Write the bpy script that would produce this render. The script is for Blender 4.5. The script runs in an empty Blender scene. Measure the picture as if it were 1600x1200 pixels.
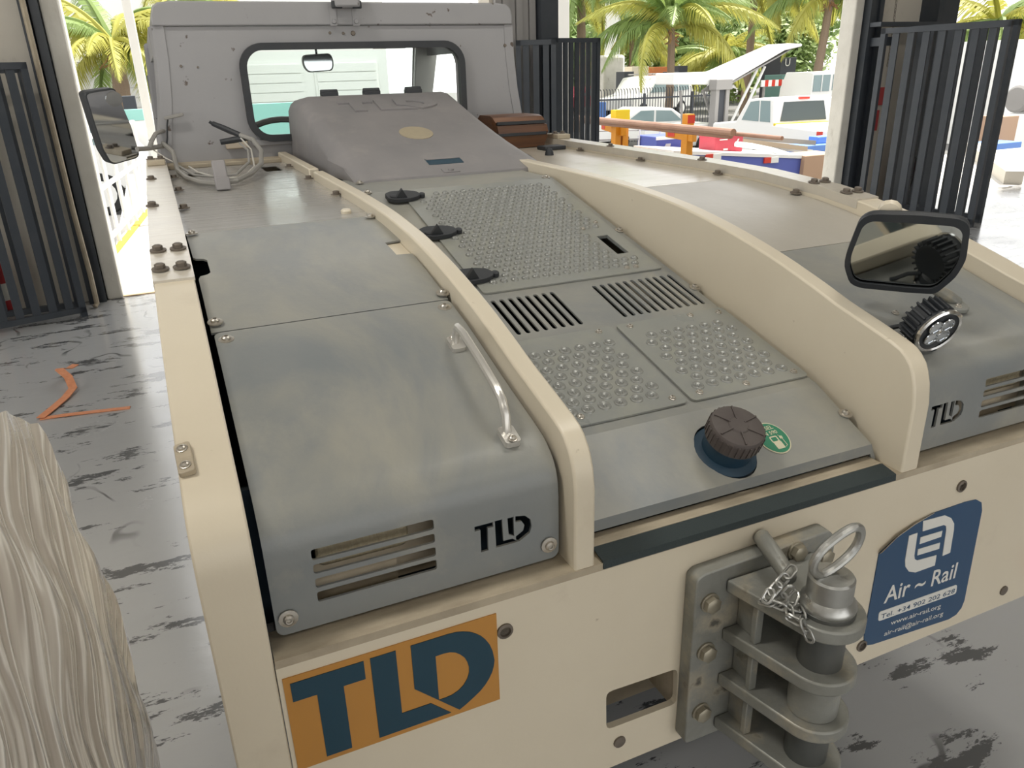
import bpy, bmesh, math, random
from mathutils import Vector, Matrix, Euler, Quaternion
from mathutils.geometry import tessellate_polygon
random.seed(7)
SC = bpy.context.scene
COL = SC.collection

# ------------------------------------------------------------------ camera, sky, sun, fill lights, exposure
cam_d = bpy.data.cameras.new('camera'); cam = bpy.data.objects.new('camera', cam_d); COL.objects.link(cam)
CAM = Vector((-0.797, -0.83, 1.52))
YAW, PIT, ROL, FPX = 0.407601964, 0.385852024, -0.0293767971, 1200.0
_f = Vector((math.sin(YAW)*math.cos(PIT), math.cos(YAW)*math.cos(PIT), -math.sin(PIT)))
_r = Vector((math.cos(YAW), -math.sin(YAW), 0)); _u = _r.cross(_f)
_r2 = math.cos(ROL)*_r + math.sin(ROL)*_u; _u2 = -math.sin(ROL)*_r + math.cos(ROL)*_u
cam.matrix_world = Matrix(((_r2.x, _u2.x, -_f.x, CAM.x), (_r2.y, _u2.y, -_f.y, CAM.y), (_r2.z, _u2.z, -_f.z, CAM.z), (0, 0, 0, 1)))
cam_d.sensor_width = 36; cam_d.lens = FPX*36/1600; cam_d.clip_start = .02; cam_d.clip_end = 500
SC.camera = cam

world = bpy.data.worlds.new('sky'); SC.world = world; world.use_nodes = True
wn = world.node_tree.nodes; wl = world.node_tree.links; wn.clear()
wo = wn.new('ShaderNodeOutputWorld'); bg = wn.new('ShaderNodeBackground')
sky = wn.new('ShaderNodeTexSky'); sky.sky_type = 'HOSEK_WILKIE'; sky.turbidity = 6.0; sky.ground_albedo = .5
sky.sun_direction = Vector((.5, .1, .86)).normalized()
mixw = wn.new('ShaderNodeMix'); mixw.data_type = 'RGBA'; mixw.inputs[0].default_value = .75
mixw.inputs[7].default_value = (1.0, .985, .95, 1)
wl.new(sky.outputs[0], mixw.inputs[6]); wl.new(mixw.outputs[2], bg.inputs[0]); wl.new(bg.outputs[0], wo.inputs[0])
bg.inputs[1].default_value = 2.1

sun_d = bpy.data.lights.new('sun', 'SUN'); sun = bpy.data.objects.new('sun', sun_d); COL.objects.link(sun)
sun_d.energy = 7.5; sun_d.angle = .03; sun_d.color = (1, .95, .86)
sun.rotation_euler = Vector((-.5, -.06, -.86)).to_track_quat('-Z', 'Y').to_euler()
sun.location = (3, 10, 20)

def lamp(x, y, z, sx, sy, power, col=(1, .96, .88)):  # area lights added overhead to brighten the hall, no known lamps there
    d = bpy.data.lights.new('fill_light', 'AREA'); d.shape = 'RECTANGLE'; d.size = sx; d.size_y = sy; d.energy = power; d.color = col
    o = bpy.data.objects.new('fill_light', d); COL.objects.link(o); o.location = (x, y, z); return o
FILL_LAMPS = [(-2.5, -3.2, 4.9), (1.5, -3.2, 4.9), (5.5, -3.2, 4.9), (-2.5, .6, 4.9), (1.5, .6, 4.9), (5.5, .6, 4.9)]
LPOW = [20, 17, 16, 66, 30, 16]
for p, w_ in zip(FILL_LAMPS, LPOW): lamp(p[0], p[1], p[2], 1.3, .45, w_)

SC.view_settings.view_transform = 'Standard'; SC.view_settings.look = 'None'; SC.view_settings.gamma = 1
SC.view_settings.use_curve_mapping = False; SC.view_settings.exposure = 0.30
SC.cycles.use_denoising = True; SC.cycles.max_bounces = 8; SC.cycles.diffuse_bounces = 4
SC.cycles.transparent_max_bounces = 16; SC.cycles.caustics_reflective = False; SC.cycles.caustics_refractive = False

# ------------------------------------------------------------------ materials
MATS = {}
def mat(name, col, rough=.5, metal=0.0, var=None, dust=None, bump=None, spec=None, coat=0, trans=0, alpha=None, emit=None, rvar=0, spots=None, ior=None, topdust=None, lines=None):
    """var=(colour, scale, amount, stretch)  dust=(colour, scale, lo, hi, stretch)  bump=(scale, strength, stretch)  spots=(colour, scale, lo, hi, stretch)"""
    m = bpy.data.materials.new(name); m.use_nodes = True; MATS[name] = m
    nt = m.node_tree; N = nt.nodes; L = nt.links; b = N['Principled BSDF']
    b.inputs['Base Color'].default_value = (*col, 1); b.inputs['Roughness'].default_value = rough; b.inputs['Metallic'].default_value = metal
    if spec is not None: b.inputs['Specular IOR Level'].default_value = spec
    if coat: b.inputs['Coat Weight'].default_value = coat; b.inputs['Coat Roughness'].default_value = .15
    if trans: b.inputs['Transmission Weight'].default_value = trans
    if ior: b.inputs['IOR'].default_value = ior
    if alpha is not None: b.inputs['Alpha'].default_value = alpha
    if emit: b.inputs['Emission Color'].default_value = (*emit[0], 1); b.inputs['Emission Strength'].default_value = emit[1]
    tc = N.new('ShaderNodeTexCoord')
    def noise(scale, stretch, detail=6, rgh=.6):
        mp = N.new('ShaderNodeMapping'); mp.inputs['Scale'].default_value = stretch or (1, 1, 1)
        n = N.new('ShaderNodeTexNoise'); n.inputs['Scale'].default_value = scale; n.inputs['Detail'].default_value = detail; n.inputs['Roughness'].default_value = rgh
        L.new(tc.outputs['Object'], mp.inputs[0]); L.new(mp.outputs[0], n.inputs['Vector']); return n
    cur = None
    def mixin(fac_socket, colour):
        nonlocal cur
        mx = N.new('ShaderNodeMix'); mx.data_type = 'RGBA'
        if cur is None: mx.inputs[6].default_value = (*col, 1)
        else: L.new(cur, mx.inputs[6])
        mx.inputs[7].default_value = (*colour, 1); L.new(fac_socket, mx.inputs[0]); cur = mx.outputs[2]
    def ramp(sock, lo, hi, top=1.0):
        r = N.new('ShaderNodeMapRange'); r.inputs[1].default_value = lo; r.inputs[2].default_value = hi; r.inputs[4].default_value = top; L.new(sock, r.inputs[0]); return r.outputs[0]
    if var:
        n = noise(var[1], var[3] if len(var) > 3 else None); mixin(ramp(n.outputs[0], .3, .7, var[2]), var[0])
        if rvar:
            L.new(ramp(n.outputs[0], .3, .7, 1), (rr := N.new('ShaderNodeMapRange')).inputs[0])
            rr.inputs[3].default_value = max(.02, rough-rvar); rr.inputs[4].default_value = min(1, rough+rvar); L.new(rr.outputs[0], b.inputs['Roughness'])
    if dust:
        n = noise(dust[1], dust[4] if len(dust) > 4 else None, 8, .65); mixin(ramp(n.outputs[0], dust[2], dust[3], .85), dust[0])
    if spots:
        n = noise(spots[1], spots[4] if len(spots) > 4 else None, 9, spots[5] if len(spots) > 5 else .5); mixin(ramp(n.outputs[0], spots[2], spots[3], 1), spots[0])
    if topdust:   # settled dust on upward faces
        g = N.new('ShaderNodeNewGeometry'); sx = N.new('ShaderNodeSeparateXYZ'); L.new(g.outputs['Normal'], sx.inputs[0])
        n = noise(topdust[1], topdust[3] if len(topdust) > 3 else None, 9, .62); n.inputs['Distortion'].default_value = 1.2
        mu = N.new('ShaderNodeMath'); mu.operation = 'MULTIPLY'; L.new(ramp(sx.outputs[2], .35, .85), mu.inputs[0]); L.new(ramp(n.outputs[0], .40, .60, topdust[2]), mu.inputs[1]); mixin(mu.outputs[0], topdust[0])
    if lines:     # thin curved scuff lines
        n = noise(lines[1], lines[3], 3, .45); sb = N.new('ShaderNodeMath'); sb.operation = 'SUBTRACT'; sb.inputs[1].default_value = .5; L.new(n.outputs[0], sb.inputs[0])
        ab = N.new('ShaderNodeMath'); ab.operation = 'ABSOLUTE'; L.new(sb.outputs[0], ab.inputs[0]); r1 = N.new('ShaderNodeMapRange'); r1.inputs[1].default_value = lines[2]; r1.inputs[2].default_value = lines[2]*.4; L.new(ab.outputs[0], r1.inputs[0])
        n2 = noise(lines[1]*2.1, None, 2, .5); mu = N.new('ShaderNodeMath'); mu.operation = 'MULTIPLY'; L.new(r1.outputs[0], mu.inputs[0]); L.new(ramp(n2.outputs[0], .5, .62, .9), mu.inputs[1]); mixin(mu.outputs[0], lines[0])
    if cur is not None: L.new(cur, b.inputs['Base Color'])
    if bump:
        n = noise(bump[0], bump[2] if len(bump) > 2 else None, 5, .6); bp = N.new('ShaderNodeBump'); bp.inputs['Strength'].default_value = bump[1]; bp.inputs['Distance'].default_value = .01
        L.new(n.outputs[0], bp.inputs['Height']); L.new(bp.outputs[0], b.inputs['Normal'])
    return m

cream = mat('cream_paint', (.69, .62, .49), .36, var=((.62, .545, .42), 3.5, .5), dust=((.50, .43, .33), 4.5, .60, .90), spots=((.22, .15, .09), 24, .735, .80), bump=(180, .03))
cream_dirty = mat('dirty_cream_paint', (.5, .43, .32), .6, var=((.3, .25, .18), 9, .8, (1, 3, 1)), bump=(90, .1))
cab_paint = mat('cab_paint', (.33, .328, .338), .5, var=((.30, .297, .302), 2.5, .6), spots=((.10, .075, .06), 26, .685, .73), bump=(120, .03))
grey = mat('grey_panel_paint', (.195, .212, .22), .42, topdust=((.34, .325, .27), 2.4, .72, (1, .5, 1)), var=((.275, .275, .255), 3.2, .75, (1, .6, 1)), dust=((.36, .345, .29), 6.5, .52, .82, (1, .5, 1)), spots=((.12, .12, .12), 30, .76, .84, (2, .35, 1)), bump=(60, .04), rvar=.08)
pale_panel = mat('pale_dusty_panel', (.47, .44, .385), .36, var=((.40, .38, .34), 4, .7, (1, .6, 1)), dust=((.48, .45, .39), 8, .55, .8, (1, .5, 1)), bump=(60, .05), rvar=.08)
grey_front = mat('grey_front_paint', (.18, .195, .20), .42, var=((.22, .225, .22), 4, .6), bump=(80, .03))
grey_plate = mat('grey_step_plate', (.25, .262, .252), .34, var=((.30, .30, .265), 7, .7), dust=((.33, .33, .27), 9, .5, .8), bump=(50, .04), rvar=.08)
stud_m = mat('worn_stud_grey', (.24, .25, .24), .24, metal=.25, var=((.32, .32, .29), 60, .7))
deck_shiny = mat('worn_deck_plate', (.50, .49, .46), .18, metal=.25, var=((.36, .35, .33), 9, .7, (1.0, .25, 1)), dust=((.46, .42, .35), 5, .5, .8, (1, .35, 1)), bump=(14, .16, (.35, 2.2, 1)), rvar=.09)
deck_cream = mat('worn_cream_plate', (.62, .57, .48), .2, var=((.5, .46, .4), 6, .6, (1, .4, 1)), bump=(14, .10, (.35, 2.0, 1)), rvar=.06)
rail_shiny = mat('worn_rail_cap', (.62, .57, .48), .25, metal=.1, var=((.5, .47, .42), 10, .6, (.6, 2.5, 1)), bump=(16, .12, (.5, 3, 1)))
black = mat('black_rubber', (.022, .026, .032), .55, var=((.05, .05, .05), 12, .4))
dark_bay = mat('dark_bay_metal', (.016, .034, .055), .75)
black_gate = mat('black_gate_paint', (.038, .047, .06), .4, var=((.07, .076, .085), 6, .5), bump=(60, .04))
dust_plastic = mat('dusty_grey_plastic', (.225, .218, .222), .58, var=((.28, .265, .265), 5, .9, (1, .8, 1)), dust=((.33, .305, .295), 9, .55, .85), bump=(200, .04))
steel = mat('zinc_steel', (.52, .52, .5), .32, metal=.9, var=((.36, .36, .34), 14, .7), bump=(70, .06), rvar=.08)
bolt_steel = mat('bolt_steel', (.60, .57, .52), .32, metal=.8, var=((.3, .26, .2), 60, .5))
bolt_rust = mat('grimy_bolt', (.2, .17, .14), .55, metal=.5, var=((.12, .1, .08), 60, .5))
galv = mat('galvanised_hitch', (.31, .315, .295), .45, metal=.35, var=((.20, .20, .175), 9, .9), dust=((.42, .37, .28), 11, .52, .68), spots=((.11, .105, .09), 22, .66, .74), bump=(70, .12), rvar=.1)
pin_steel = mat('worn_pin_steel', (.09, .1, .1), .45, metal=.5, var=((.17, .16, .14), 14, .6))
alu = mat('aluminium_handle', (.62, .6, .56), .3, metal=.6)
orange_stk = mat('orange_sticker', (.50, .235, .045), .45, var=((.42, .2, .045), 6, .5))
navy = mat('dark_blue_print', (.008, .045, .075), .45)
blue_stk = mat('blue_sticker', (.022, .068, .15), .4, var=((.03, .08, .16), 8, .4))
white_ink = mat('white_print', (.72, .71, .67), .5)
green_stk = mat('green_sticker', (.02, .20, .105), .45)
cream_ink = mat('cream_print', (.62, .58, .42), .5)
badge_col = mat('faded_oval_badge', (.42, .36, .25), .6, var=((.35, .3, .22), 40, .6))
cap_col = mat('brown_filler_cap', (.075, .06, .056), .6, var=((.11, .095, .085), 20, .6))
cap_neck = mat('navy_filler_neck', (.008, .034, .062), .5)
mirror_m = mat('mirror_glass', (.58, .60, .58), .05, metal=1.0)
mirror_far = mat('tinted_mirror_glass', (.62, .65, .68), .05, metal=1.0)
glass_m = mat('clear_window_glass', (.95, 1, .98), .02, trans=1, ior=1.08, spec=.5)
chrome = mat('chrome_ring', (.75, .74, .72), .15, metal=1)
lens_m = mat('lamp_lens', (.55, .6, .6), .08, trans=.75, ior=1.3)
amber_lens = mat('ribbed_tail_lens', (.38, .33, .22), .3, var=((.25, .2, .12), 60, .7, (6, 1, 1)), bump=(160, .3, (1, .1, 1)))
red_lens = mat('red_lens', (.5, .02, .02), .25)
wood_brown = mat('brown_grooved_wood', (.20, .085, .035), .42, var=((.07, .035, .024), 9, .9, (.3, 1, 5)), bump=(40, .1, (.3, 1, 4)))
cable_grey = mat('grey_cable_sheath', (.30, .29, .27), .5)
cable_white = mat('white_cable_sheath', (.6, .58, .53), .5)
beige_cap = mat('beige_connector', (.5, .43, .34), .5)
tape = mat('dark_grip_tape', (.035, .048, .05), .85, bump=(300, .3), spots=((.4, .37, .3), 40, .76, .8))
tyre = mat('tyre_rubber', (.02, .02, .02), .8)
# ------------------------------------------------------------------ helpers
V = Vector
class MB:
    def __init__(s): s.v = []; s.f = []
    def add(s, vs, fs):
        k = len(s.v); s.v += [tuple(x) for x in vs]; s.f += [tuple(i+k for i in f) for f in fs]; return s
    def box(s, a, b, M=None):
        (x0, y0, z0), (x1, y1, z1) = a, b
        vs = [V(p) for p in ((x0, y0, z0), (x1, y0, z0), (x1, y1, z0), (x0, y1, z0), (x0, y0, z1), (x1, y0, z1), (x1, y1, z1), (x0, y1, z1))]
        if M is not None: vs = [M @ p for p in vs]
        return s.add(vs, [(3, 2, 1, 0), (4, 5, 6, 7), (0, 1, 5, 4), (1, 2, 6, 5), (2, 3, 7, 6), (3, 0, 4, 7)])
    def prism(s, poly, a, b, ax=0, M=None, fn=None):
        """extrude a 2-D polygon from a to b along axis ax (0: poly=(y,z), 1: (x,z), 2: (x,y))"""
        def p3(p, t): return V((t, p[0], p[1])) if ax == 0 else V((p[0], t, p[1])) if ax == 1 else V((p[0], p[1], t))
        n = len(poly); vs = [p3(p, a) for p in poly]+[p3(p, b) for p in poly]
        if fn: vs = [fn(p) for p in vs]
        if M is not None: vs = [M @ p for p in vs]
        fs = [tuple(range(n)), tuple(i+n for i in reversed(range(n)))]
        fs += [(i, (i+1) % n, (i+1) % n+n, i+n) for i in range(n)]
        return s.add(vs, fs)
    def tube(s, pts, r, n=8, closed=False, cap=True, ry=None):
        pts = [V(p) for p in pts]; m = len(pts); k = len(s.v); up = None
        for i, p in enumerate(pts):
            a = pts[(i-1) % m] if (closed or i) else p; b = pts[(i+1) % m] if (closed or i < m-1) else p
            t = (b-a).normalized()
            if up is None:
                up = t.orthogonal().normalized()
            up = (up-t*up.dot(t)).normalized(); sd = t.cross(up)
            rr = r[i] if isinstance(r, (list, tuple)) else r
            for j in range(n):
                q = 2*math.pi*j/n; s.v.append(tuple(p+up*math.cos(q)*rr+sd*math.sin(q)*rr))
        for i in range(m if closed else m-1):
            i2 = (i+1) % m
            for j in range(n):
                j2 = (j+1) % n; s.f.append((k+i*n+j, k+i*n+j2, k+i2*n+j2, k+i2*n+j))
        if not closed and cap:
            s.f.append(tuple(k+j for j in reversed(range(n)))); s.f.append(tuple(k+(m-1)*n+j for j in range(n)))
        return s
    def lathe(s, prof, n=16, M=None, cap=True):
        """prof: (radius, height) pairs about +Z"""
        k = len(s.v); m = len(prof)
        for r, h in prof:
            for j in range(n):
                q = 2*math.pi*j/n; p = V((r*math.cos(q), r*math.sin(q), h)); s.v.append(tuple(M @ p if M is not None else p))
        for i in range(m-1):
            for j in range(n):
                j2 = (j+1) % n; s.f.append((k+i*n+j, k+i*n+j2, k+(i+1)*n+j2, k+(i+1)*n+j))
        if cap:
            s.f.append(tuple(k+j for j in reversed(range(n)))); s.f.append(tuple(k+(m-1)*n+j for j in range(n)))
        return s
    def grid(s, rows, flip=False):
        """rows: equal-length lists of points"""
        k = len(s.v); n = len(rows[0])
        for r in rows: s.v += [tuple(p) for p in r]
        for i in range(len(rows)-1):
            for j in range(n-1):
                q = (k+i*n+j, k+i*n+j+1, k+(i+1)*n+j+1, k+(i+1)*n+j); s.f.append(q[::-1] if flip else q)
        return s
    def mesh(s, name, m, smooth=35):
        me = bpy.data.meshes.new(name); me.from_pydata(s.v, [], s.f); me.materials.append(m)
        bm = bmesh.new(); bm.from_mesh(me); bmesh.ops.recalc_face_normals(bm, faces=bm.faces); bm.to_mesh(me); bm.free()
        if smooth:
            me.shade_smooth(); me.set_sharp_from_angle(angle=math.radians(smooth))
        return me
    def build(s, name, m, parent=None, smooth=35, bevel=0, solid=0):
        o = bpy.data.objects.new(name, s.mesh(name, m, smooth)); link(o, parent)
        if solid: thicken(o.data, solid, smooth)
        if bevel: q = o.modifiers.new('edges', 'BEVEL'); q.width = bevel; q.segments = 2; q.limit_method = 'ANGLE'; q.harden_normals = False
        return o
WM = {}
def thicken(me, t, smooth=35):
    """give an open sheet a real thickness t on its back"""
    bm = bmesh.new(); bm.from_mesh(me); bm.normal_update(); bm.verts.index_update()
    n0 = len(bm.verts); vs = list(bm.verts); fs = list(bm.faces); rim = [(e.verts[0], e.verts[1], e.link_loops[0].vert is e.verts[0]) for e in bm.edges if len(e.link_faces) == 1]
    nv = [bm.verts.new(v.co-v.normal*t) for v in vs]; mp = {v: w for v, w in zip(vs, nv)}
    for f in fs: bm.faces.new([mp[v] for v in reversed(f.verts)])
    for a, b, fwd in rim:
        if not fwd: a, b = b, a
        bm.faces.new((b, a, mp[a], mp[b]))
    bm.to_mesh(me); bm.free()
    for p in me.polygons: p.use_smooth = bool(smooth)
    if smooth: me.set_sharp_from_angle(angle=math.radians(smooth))
def link(o, parent=None):
    COL.objects.link(o)
    if parent is not None:
        o.parent = parent; o.matrix_parent_inverse = WM.get(parent.name, parent.matrix_basis).inverted()
    WM[o.name] = o.matrix_basis.copy()
    return o
def put(name, me, M, parent):
    """another copy of a shared mesh at matrix M"""
    o = bpy.data.objects.new(name, me); o.matrix_basis = M; link(o, parent); return o
def thing(name, label, cat, loc=(0, 0, 0), group=None):
    o = bpy.data.objects.new(name, None); o.empty_display_size = .1; o.location = loc; COL.objects.link(o)
    WM[o.name] = Matrix.Translation(loc)
    o['label'] = label; o['category'] = cat
    if group: o['group'] = group
    return o
def tag(o, label, cat, group=None):
    o['label'] = label; o['category'] = cat
    if group: o['group'] = group
    return o
def lab(o, label): o['label'] = label; return o
def struct(o): o['kind'] = 'structure'; return o
def basis(loc, n, x=None):
    """matrix with +Z along n at loc"""
    n = V(n).normalized(); x = V(x) if x else (V((1, 0, 0)) if abs(n.x) < .9 else V((0, 1, 0)))
    x = (x-n*x.dot(n)).normalized(); y = n.cross(x)
    M = Matrix((x, y, n)).transposed().to_4x4(); M.translation = V(loc); return M
def frame2(loc, r, u):
    """maps local (a,b,c) to loc + a r + b u + c n"""
    r = V(r).normalized(); u = V(u).normalized(); n = r.cross(u)
    M = Matrix((r, u, n)).transposed().to_4x4(); M.translation = V(loc); return M
def rrect(x0, y0, x1, y1, r, n=4):
    out = []
    for cx, cy, a in ((x1-r, y1-r, 0), (x0+r, y1-r, 90), (x0+r, y0+r, 180), (x1-r, y0+r, 270)):
        for i in range(n+1):
            q = math.radians(a+90*i/n); out.append((cx+r*math.cos(q), cy+r*math.sin(q)))
    return out
def circ(cx, cy, rx, ry=None, n=24, a0=0, a1=360):
    ry = ry or rx
    return [(cx+rx*math.cos(math.radians(a0+(a1-a0)*i/n)), cy+ry*math.sin(math.radians(a0+(a1-a0)*i/n))) for i in range(n if a1-a0 == 360 else n+1)]
def roundpoly(pts, r=.01, n=3):
    out = []; m = len(pts)
    for i in range(m):
        a, p, b = V(pts[i-1]).to_2d() if len(pts[i-1]) > 2 else V((*pts[i-1],)), V((*pts[i],)), V((*pts[(i+1) % m],))
        d = min(r, (a-p).length*.45, (b-p).length*.45); q0 = p+(a-p).normalized()*d; q1 = p+(b-p).normalized()*d
        for k in range(n+1):
            t = k/n; out.append(tuple((1-t)**2*q0+2*t*(1-t)*p+t*t*q1))
    return out
def plate(loops, fn, cuts=(), cuts_a=()):
    """flat sheet: outer loop + holes in (a,b), bisected at b=cuts / a=cuts_a, mapped to 3-D by fn(a,b). Solidify gives it thickness."""
    vs = [V((p[0], p[1], 0)) for l in loops for p in l]
    tris = tessellate_polygon([[V((p[0], p[1], 0)) for p in l] for l in loops])
    bm = bmesh.new(); bv = [bm.verts.new(p) for p in vs]
    for t in tris:
        try: bm.faces.new([bv[i] for i in t])
        except ValueError: pass
    for c in cuts: bmesh.ops.bisect_plane(bm, geom=bm.verts[:]+bm.edges[:]+bm.faces[:], plane_co=(0, c, 0), plane_no=(0, 1, 0))
    for c in cuts_a: bmesh.ops.bisect_plane(bm, geom=bm.verts[:]+bm.edges[:]+bm.faces[:], plane_co=(c, 0, 0), plane_no=(1, 0, 0))
    bm.verts.index_update(); mb = MB()
    mb.add([fn(v.co.x, v.co.y) for v in bm.verts], [[v.index for v in f.verts] for f in bm.faces]); bm.free(); return mb
def sheet(name, m, parent, loops, fn, cuts=(), cuts_a=(), t=.004, up=(0, 0, 1), smooth=30):
    mb = plate(loops, fn, cuts, cuts_a)
    o = mb.build(name, m, parent, smooth=smooth)
    me = o.data; s = sum((p.normal.dot(V(up))*p.area for p in me.polygons), 0)
    if s < 0: me.flip_normals()
    thicken(me, t, smooth)
    return o
def text_mesh(body, size, m, depth=.0006, bold=0, xs=1):
    c = bpy.data.curves.new('lettering', 'FONT'); c.body = body; c.size = size; c.extrude = depth; c.offset = bold; c.resolution_u = 3
    o = bpy.data.objects.new('lettering', c); COL.objects.link(o)
    dg = bpy.context.evaluated_depsgraph_get(); me = bpy.data.meshes.new_from_object(o.evaluated_get(dg)); bpy.data.objects.remove(o); bpy.data.curves.remove(c)
    me.materials.clear(); me.materials.append(m)
    return me
def text_fit(name, body, m, parent, x0, x1, z0, h, y, skew=0, bold=0, depth=.0006):
    """lettering on the plane y facing -y, spanning x0..x1 with baseline z0 and cap height h"""
    me = text_mesh(body, 1, m, bold=bold, depth=0)
    xs = [v.co.x for v in me.vertices]; a, b = min(xs), max(xs); k = (x1-x0)/(b-a); kz = h/.72
    for v in me.vertices: v.co = V((x0+(v.co.x-a)*k, y, z0+v.co.y*kz+skew*(v.co.x-a)*k))
    o = bpy.data.objects.new(name, me); link(o, parent)
    return o
def far(u, v, Y):
    """world point seen at image position (u, v) of the 1600x1200 photograph on the vertical plane y = Y (used for the yard beyond the doors)"""
    d = _r2*((u-800)/FPX)+_u2*(-(v-600)/FPX)+_f
    return CAM+d*((Y-CAM.y)/d.y)
def bolt_mesh(r, h, m, hexa=False, washer=1.7):
    mb = MB()
    mb.lathe([(r*washer, 0), (r*washer, h*.25), (r*1.15, h*.3)], 14)
    if hexa: mb.lathe([(r*1.1, h*.25), (r*1.1, h), (r*.9, h*1.12)], 6)
    else: mb.lathe([(r*1.0, h*.25), (r*.95, h*.75), (r*.6, h), (r*.42, h*.98), (r*.38, h*.65)], 10)
    return mb.mesh('bolt', m, 40)
# ------------------------------------------------------------------ building
conc_wall = mat('painted_block_wall', (.58, .54, .47), .7, var=((.48, .45, .39), 2, .6), dust=((.3, .27, .22), 5, .6, .85), bump=(30, .08))
white_col = mat('chalky_white_column', (.66, .64, .58), .75, var=((.5, .48, .43), 4, .6), dust=((.3, .26, .2), 9, .6, .8, (1, 1, .4)), bump=(40, .2))
floor_m = mat('scuffed_grey_floor', (.46, .465, .47), .2, spec=1.0, coat=.35, lines=((.10, .10, .10), 1.3, .007, (1, .8, 1)), var=((.40, .40, .40), 1.2, .7), dust=((.42, .42, .42), 7, .55, .8, (.5, 2, 1)), spots=((.10, .102, .105), 4.2, .56, .575, (.55, 1.6, 1), .74), bump=(9, .10, (.6, 2, 1)), rvar=.1)
ceil_m = mat('grey_roof_deck', (.4, .39, .37), .8)
apron_m = mat('sunlit_concrete', (.62, .60, .56), .8, var=((.5, .49, .46), 1.5, .6))
yard_m = mat('asphalt_yard', (.15, .147, .14), .9, var=((.10, .10, .10), .6, .6))
track_m = mat('dark_door_track', (.03, .038, .05), .45, var=((.06, .065, .07), 7, .5))
ribbed_m = mat('ribbed_grey_steel', (.30, .29, .28), .5)
MB().box((-7, -9, -.2), (12.5, 5.75, 0)).build('floor', floor_m, smooth=0)['kind'] = 'structure'
struct(MB().box((-7.2, -9.2, 5.2), (12.7, 5.95, 5.4)).build('ceiling', ceil_m, smooth=0))
lw = MB(); lw.box((-7.2, -9, 0), (-7, -8, 5.2)); lw.box((-7.2, 3.6, 0), (-7, 5.95, 5.2)); lw.box((-7.2, -8, 4.3), (-7, 3.6, 5.2)); struct(lw.build('wall_left', conc_wall, smooth=0))
struct(MB().box((12.5, -9, 0), (12.7, 5.95, 5.2)).build('wall_right', conc_wall, smooth=0))
bw = MB(); bw.box((-7.2, -9.2, 0), (-4.5, -9, 5.2)); bw.box((6.5, -9.2, 0), (12.7, -9, 5.2)); bw.box((-4.5, -9.2, 4.3), (6.5, -9, 5.2)); struct(bw.build('wall_back', conc_wall, smooth=0))
# front wall: openings x -1.25..1.9, 2.48..5.67, 7.1..11.6, 4.2 m high
fw = MB(); fw.box((-7.2, 5.62, 0), (-1.34, 5.9, 5.2)); fw.box((6.12, 5.62, 0), (6.82, 5.9, 5.2)); fw.box((11.6, 5.62, 0), (12.7, 5.9, 5.2)); fw.box((-1.34, 5.62, 4.2), (11.6, 5.9, 5.2)); fw.box((1.9, 5.66, 0), (2.3, 5.9, 4.2))
struct(fw.build('wall_front', conc_wall, smooth=0))
def column(a, b, nm):
    o = MB().box(a, b).build(nm, white_col, smooth=0, bevel=.015); return struct(o)
column((-1.345, 5.58, 0), (-1.235, 5.95, 4.2), 'trim_1')
column((5.85, 5.58, 0), (5.965, 5.77, 4.2), 'trim_2')
def track(x0, x1, y0, y1, nm, n=3):
    mb = MB(); w = (x1-x0)/n
    for i in range(n): mb.box((x0+w*i+.006, y0+.02*(i % 2), .0), (x0+w*(i+1)-.004, y1, 4.3))
    mb.box((x0, y1-.012, 0), (x1, y1, 4.3))
    return struct(mb.build(nm, track_m, smooth=0))
track(-1.47, -1.345, 5.52, 5.62, 'trim_3', 2)
track(5.965, 6.15, 5.5, 5.62, 'trim_4', 3)
track(6.8, 7.1, 5.4, 5.9, 'trim_5', 1)
track(2.29, 2.46, 5.5, 5.9, 'trim_6', 1)
rb = MB()
for i in range(6): rb.box((1.93+i*.06, 5.60-.02*(i % 2), 0), (1.985+i*.06, 5.66, 4.2))
struct(rb.build('trim_7', ribbed_m, smooth=0))
struct(MB().box((2.455, 5.6, 0), (2.48, 5.92, 4.2)).build('trim_8', white_col, smooth=0))
# door threshold with a rusty lip, dock apron, lower yard, kerbs
struct(MB().box((-1.24, 5.62, -.05), (2.3, 5.66, .008)).build('trim_9', mat('rusty_sill', (.45, .33, .2), .7), smooth=0))
ap = MB(); ap.box((-1.36, 5.75, -1.3), (2.3, 15, -.004)); ap.box((2.3, 5.75, -1.3), (5.9, 7.0, -.004)); ap.box((5.9, 5.75, -1.3), (9.3, 7.0, -.004)); ap.box((9.3, 5.75, -1.3), (16, 8.7, -.004))
struct(ap.build('apron_slab', apron_m, smooth=0))
struct(MB().box((-60, 5.9, -1.4), (90, 120, -1.2)).build('yard_ground', yard_m, smooth=0))
ry = MB(); ry.box((-40, -60, -.4), (40, -9.0, -.02)); ry.box((-40, -9, -.4), (-7.0, 5.9, -.02)); struct(ry.build('rear_yard_ground', apron_m, smooth=0))
# unseen housings added on the ceiling above the fill lights
fix = mat('white_housing_paint', (.7, .7, .68), .4)
for i, p in enumerate(FILL_LAMPS):
    hb_ = MB(); hb_.box((p[0]-.7, p[1]-.26, 4.93), (p[0]+.7, p[1]+.26, 5.02)); hb_.tube([(p[0]-.5, p[1], 5.0), (p[0]-.5, p[1], 5.2)], .012, 6); hb_.tube([(p[0]+.5, p[1], 5.0), (p[0]+.5, p[1], 5.2)], .012, 6)
    struct(hb_.build('added_lamp_housing', fix, None, smooth=0))
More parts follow.
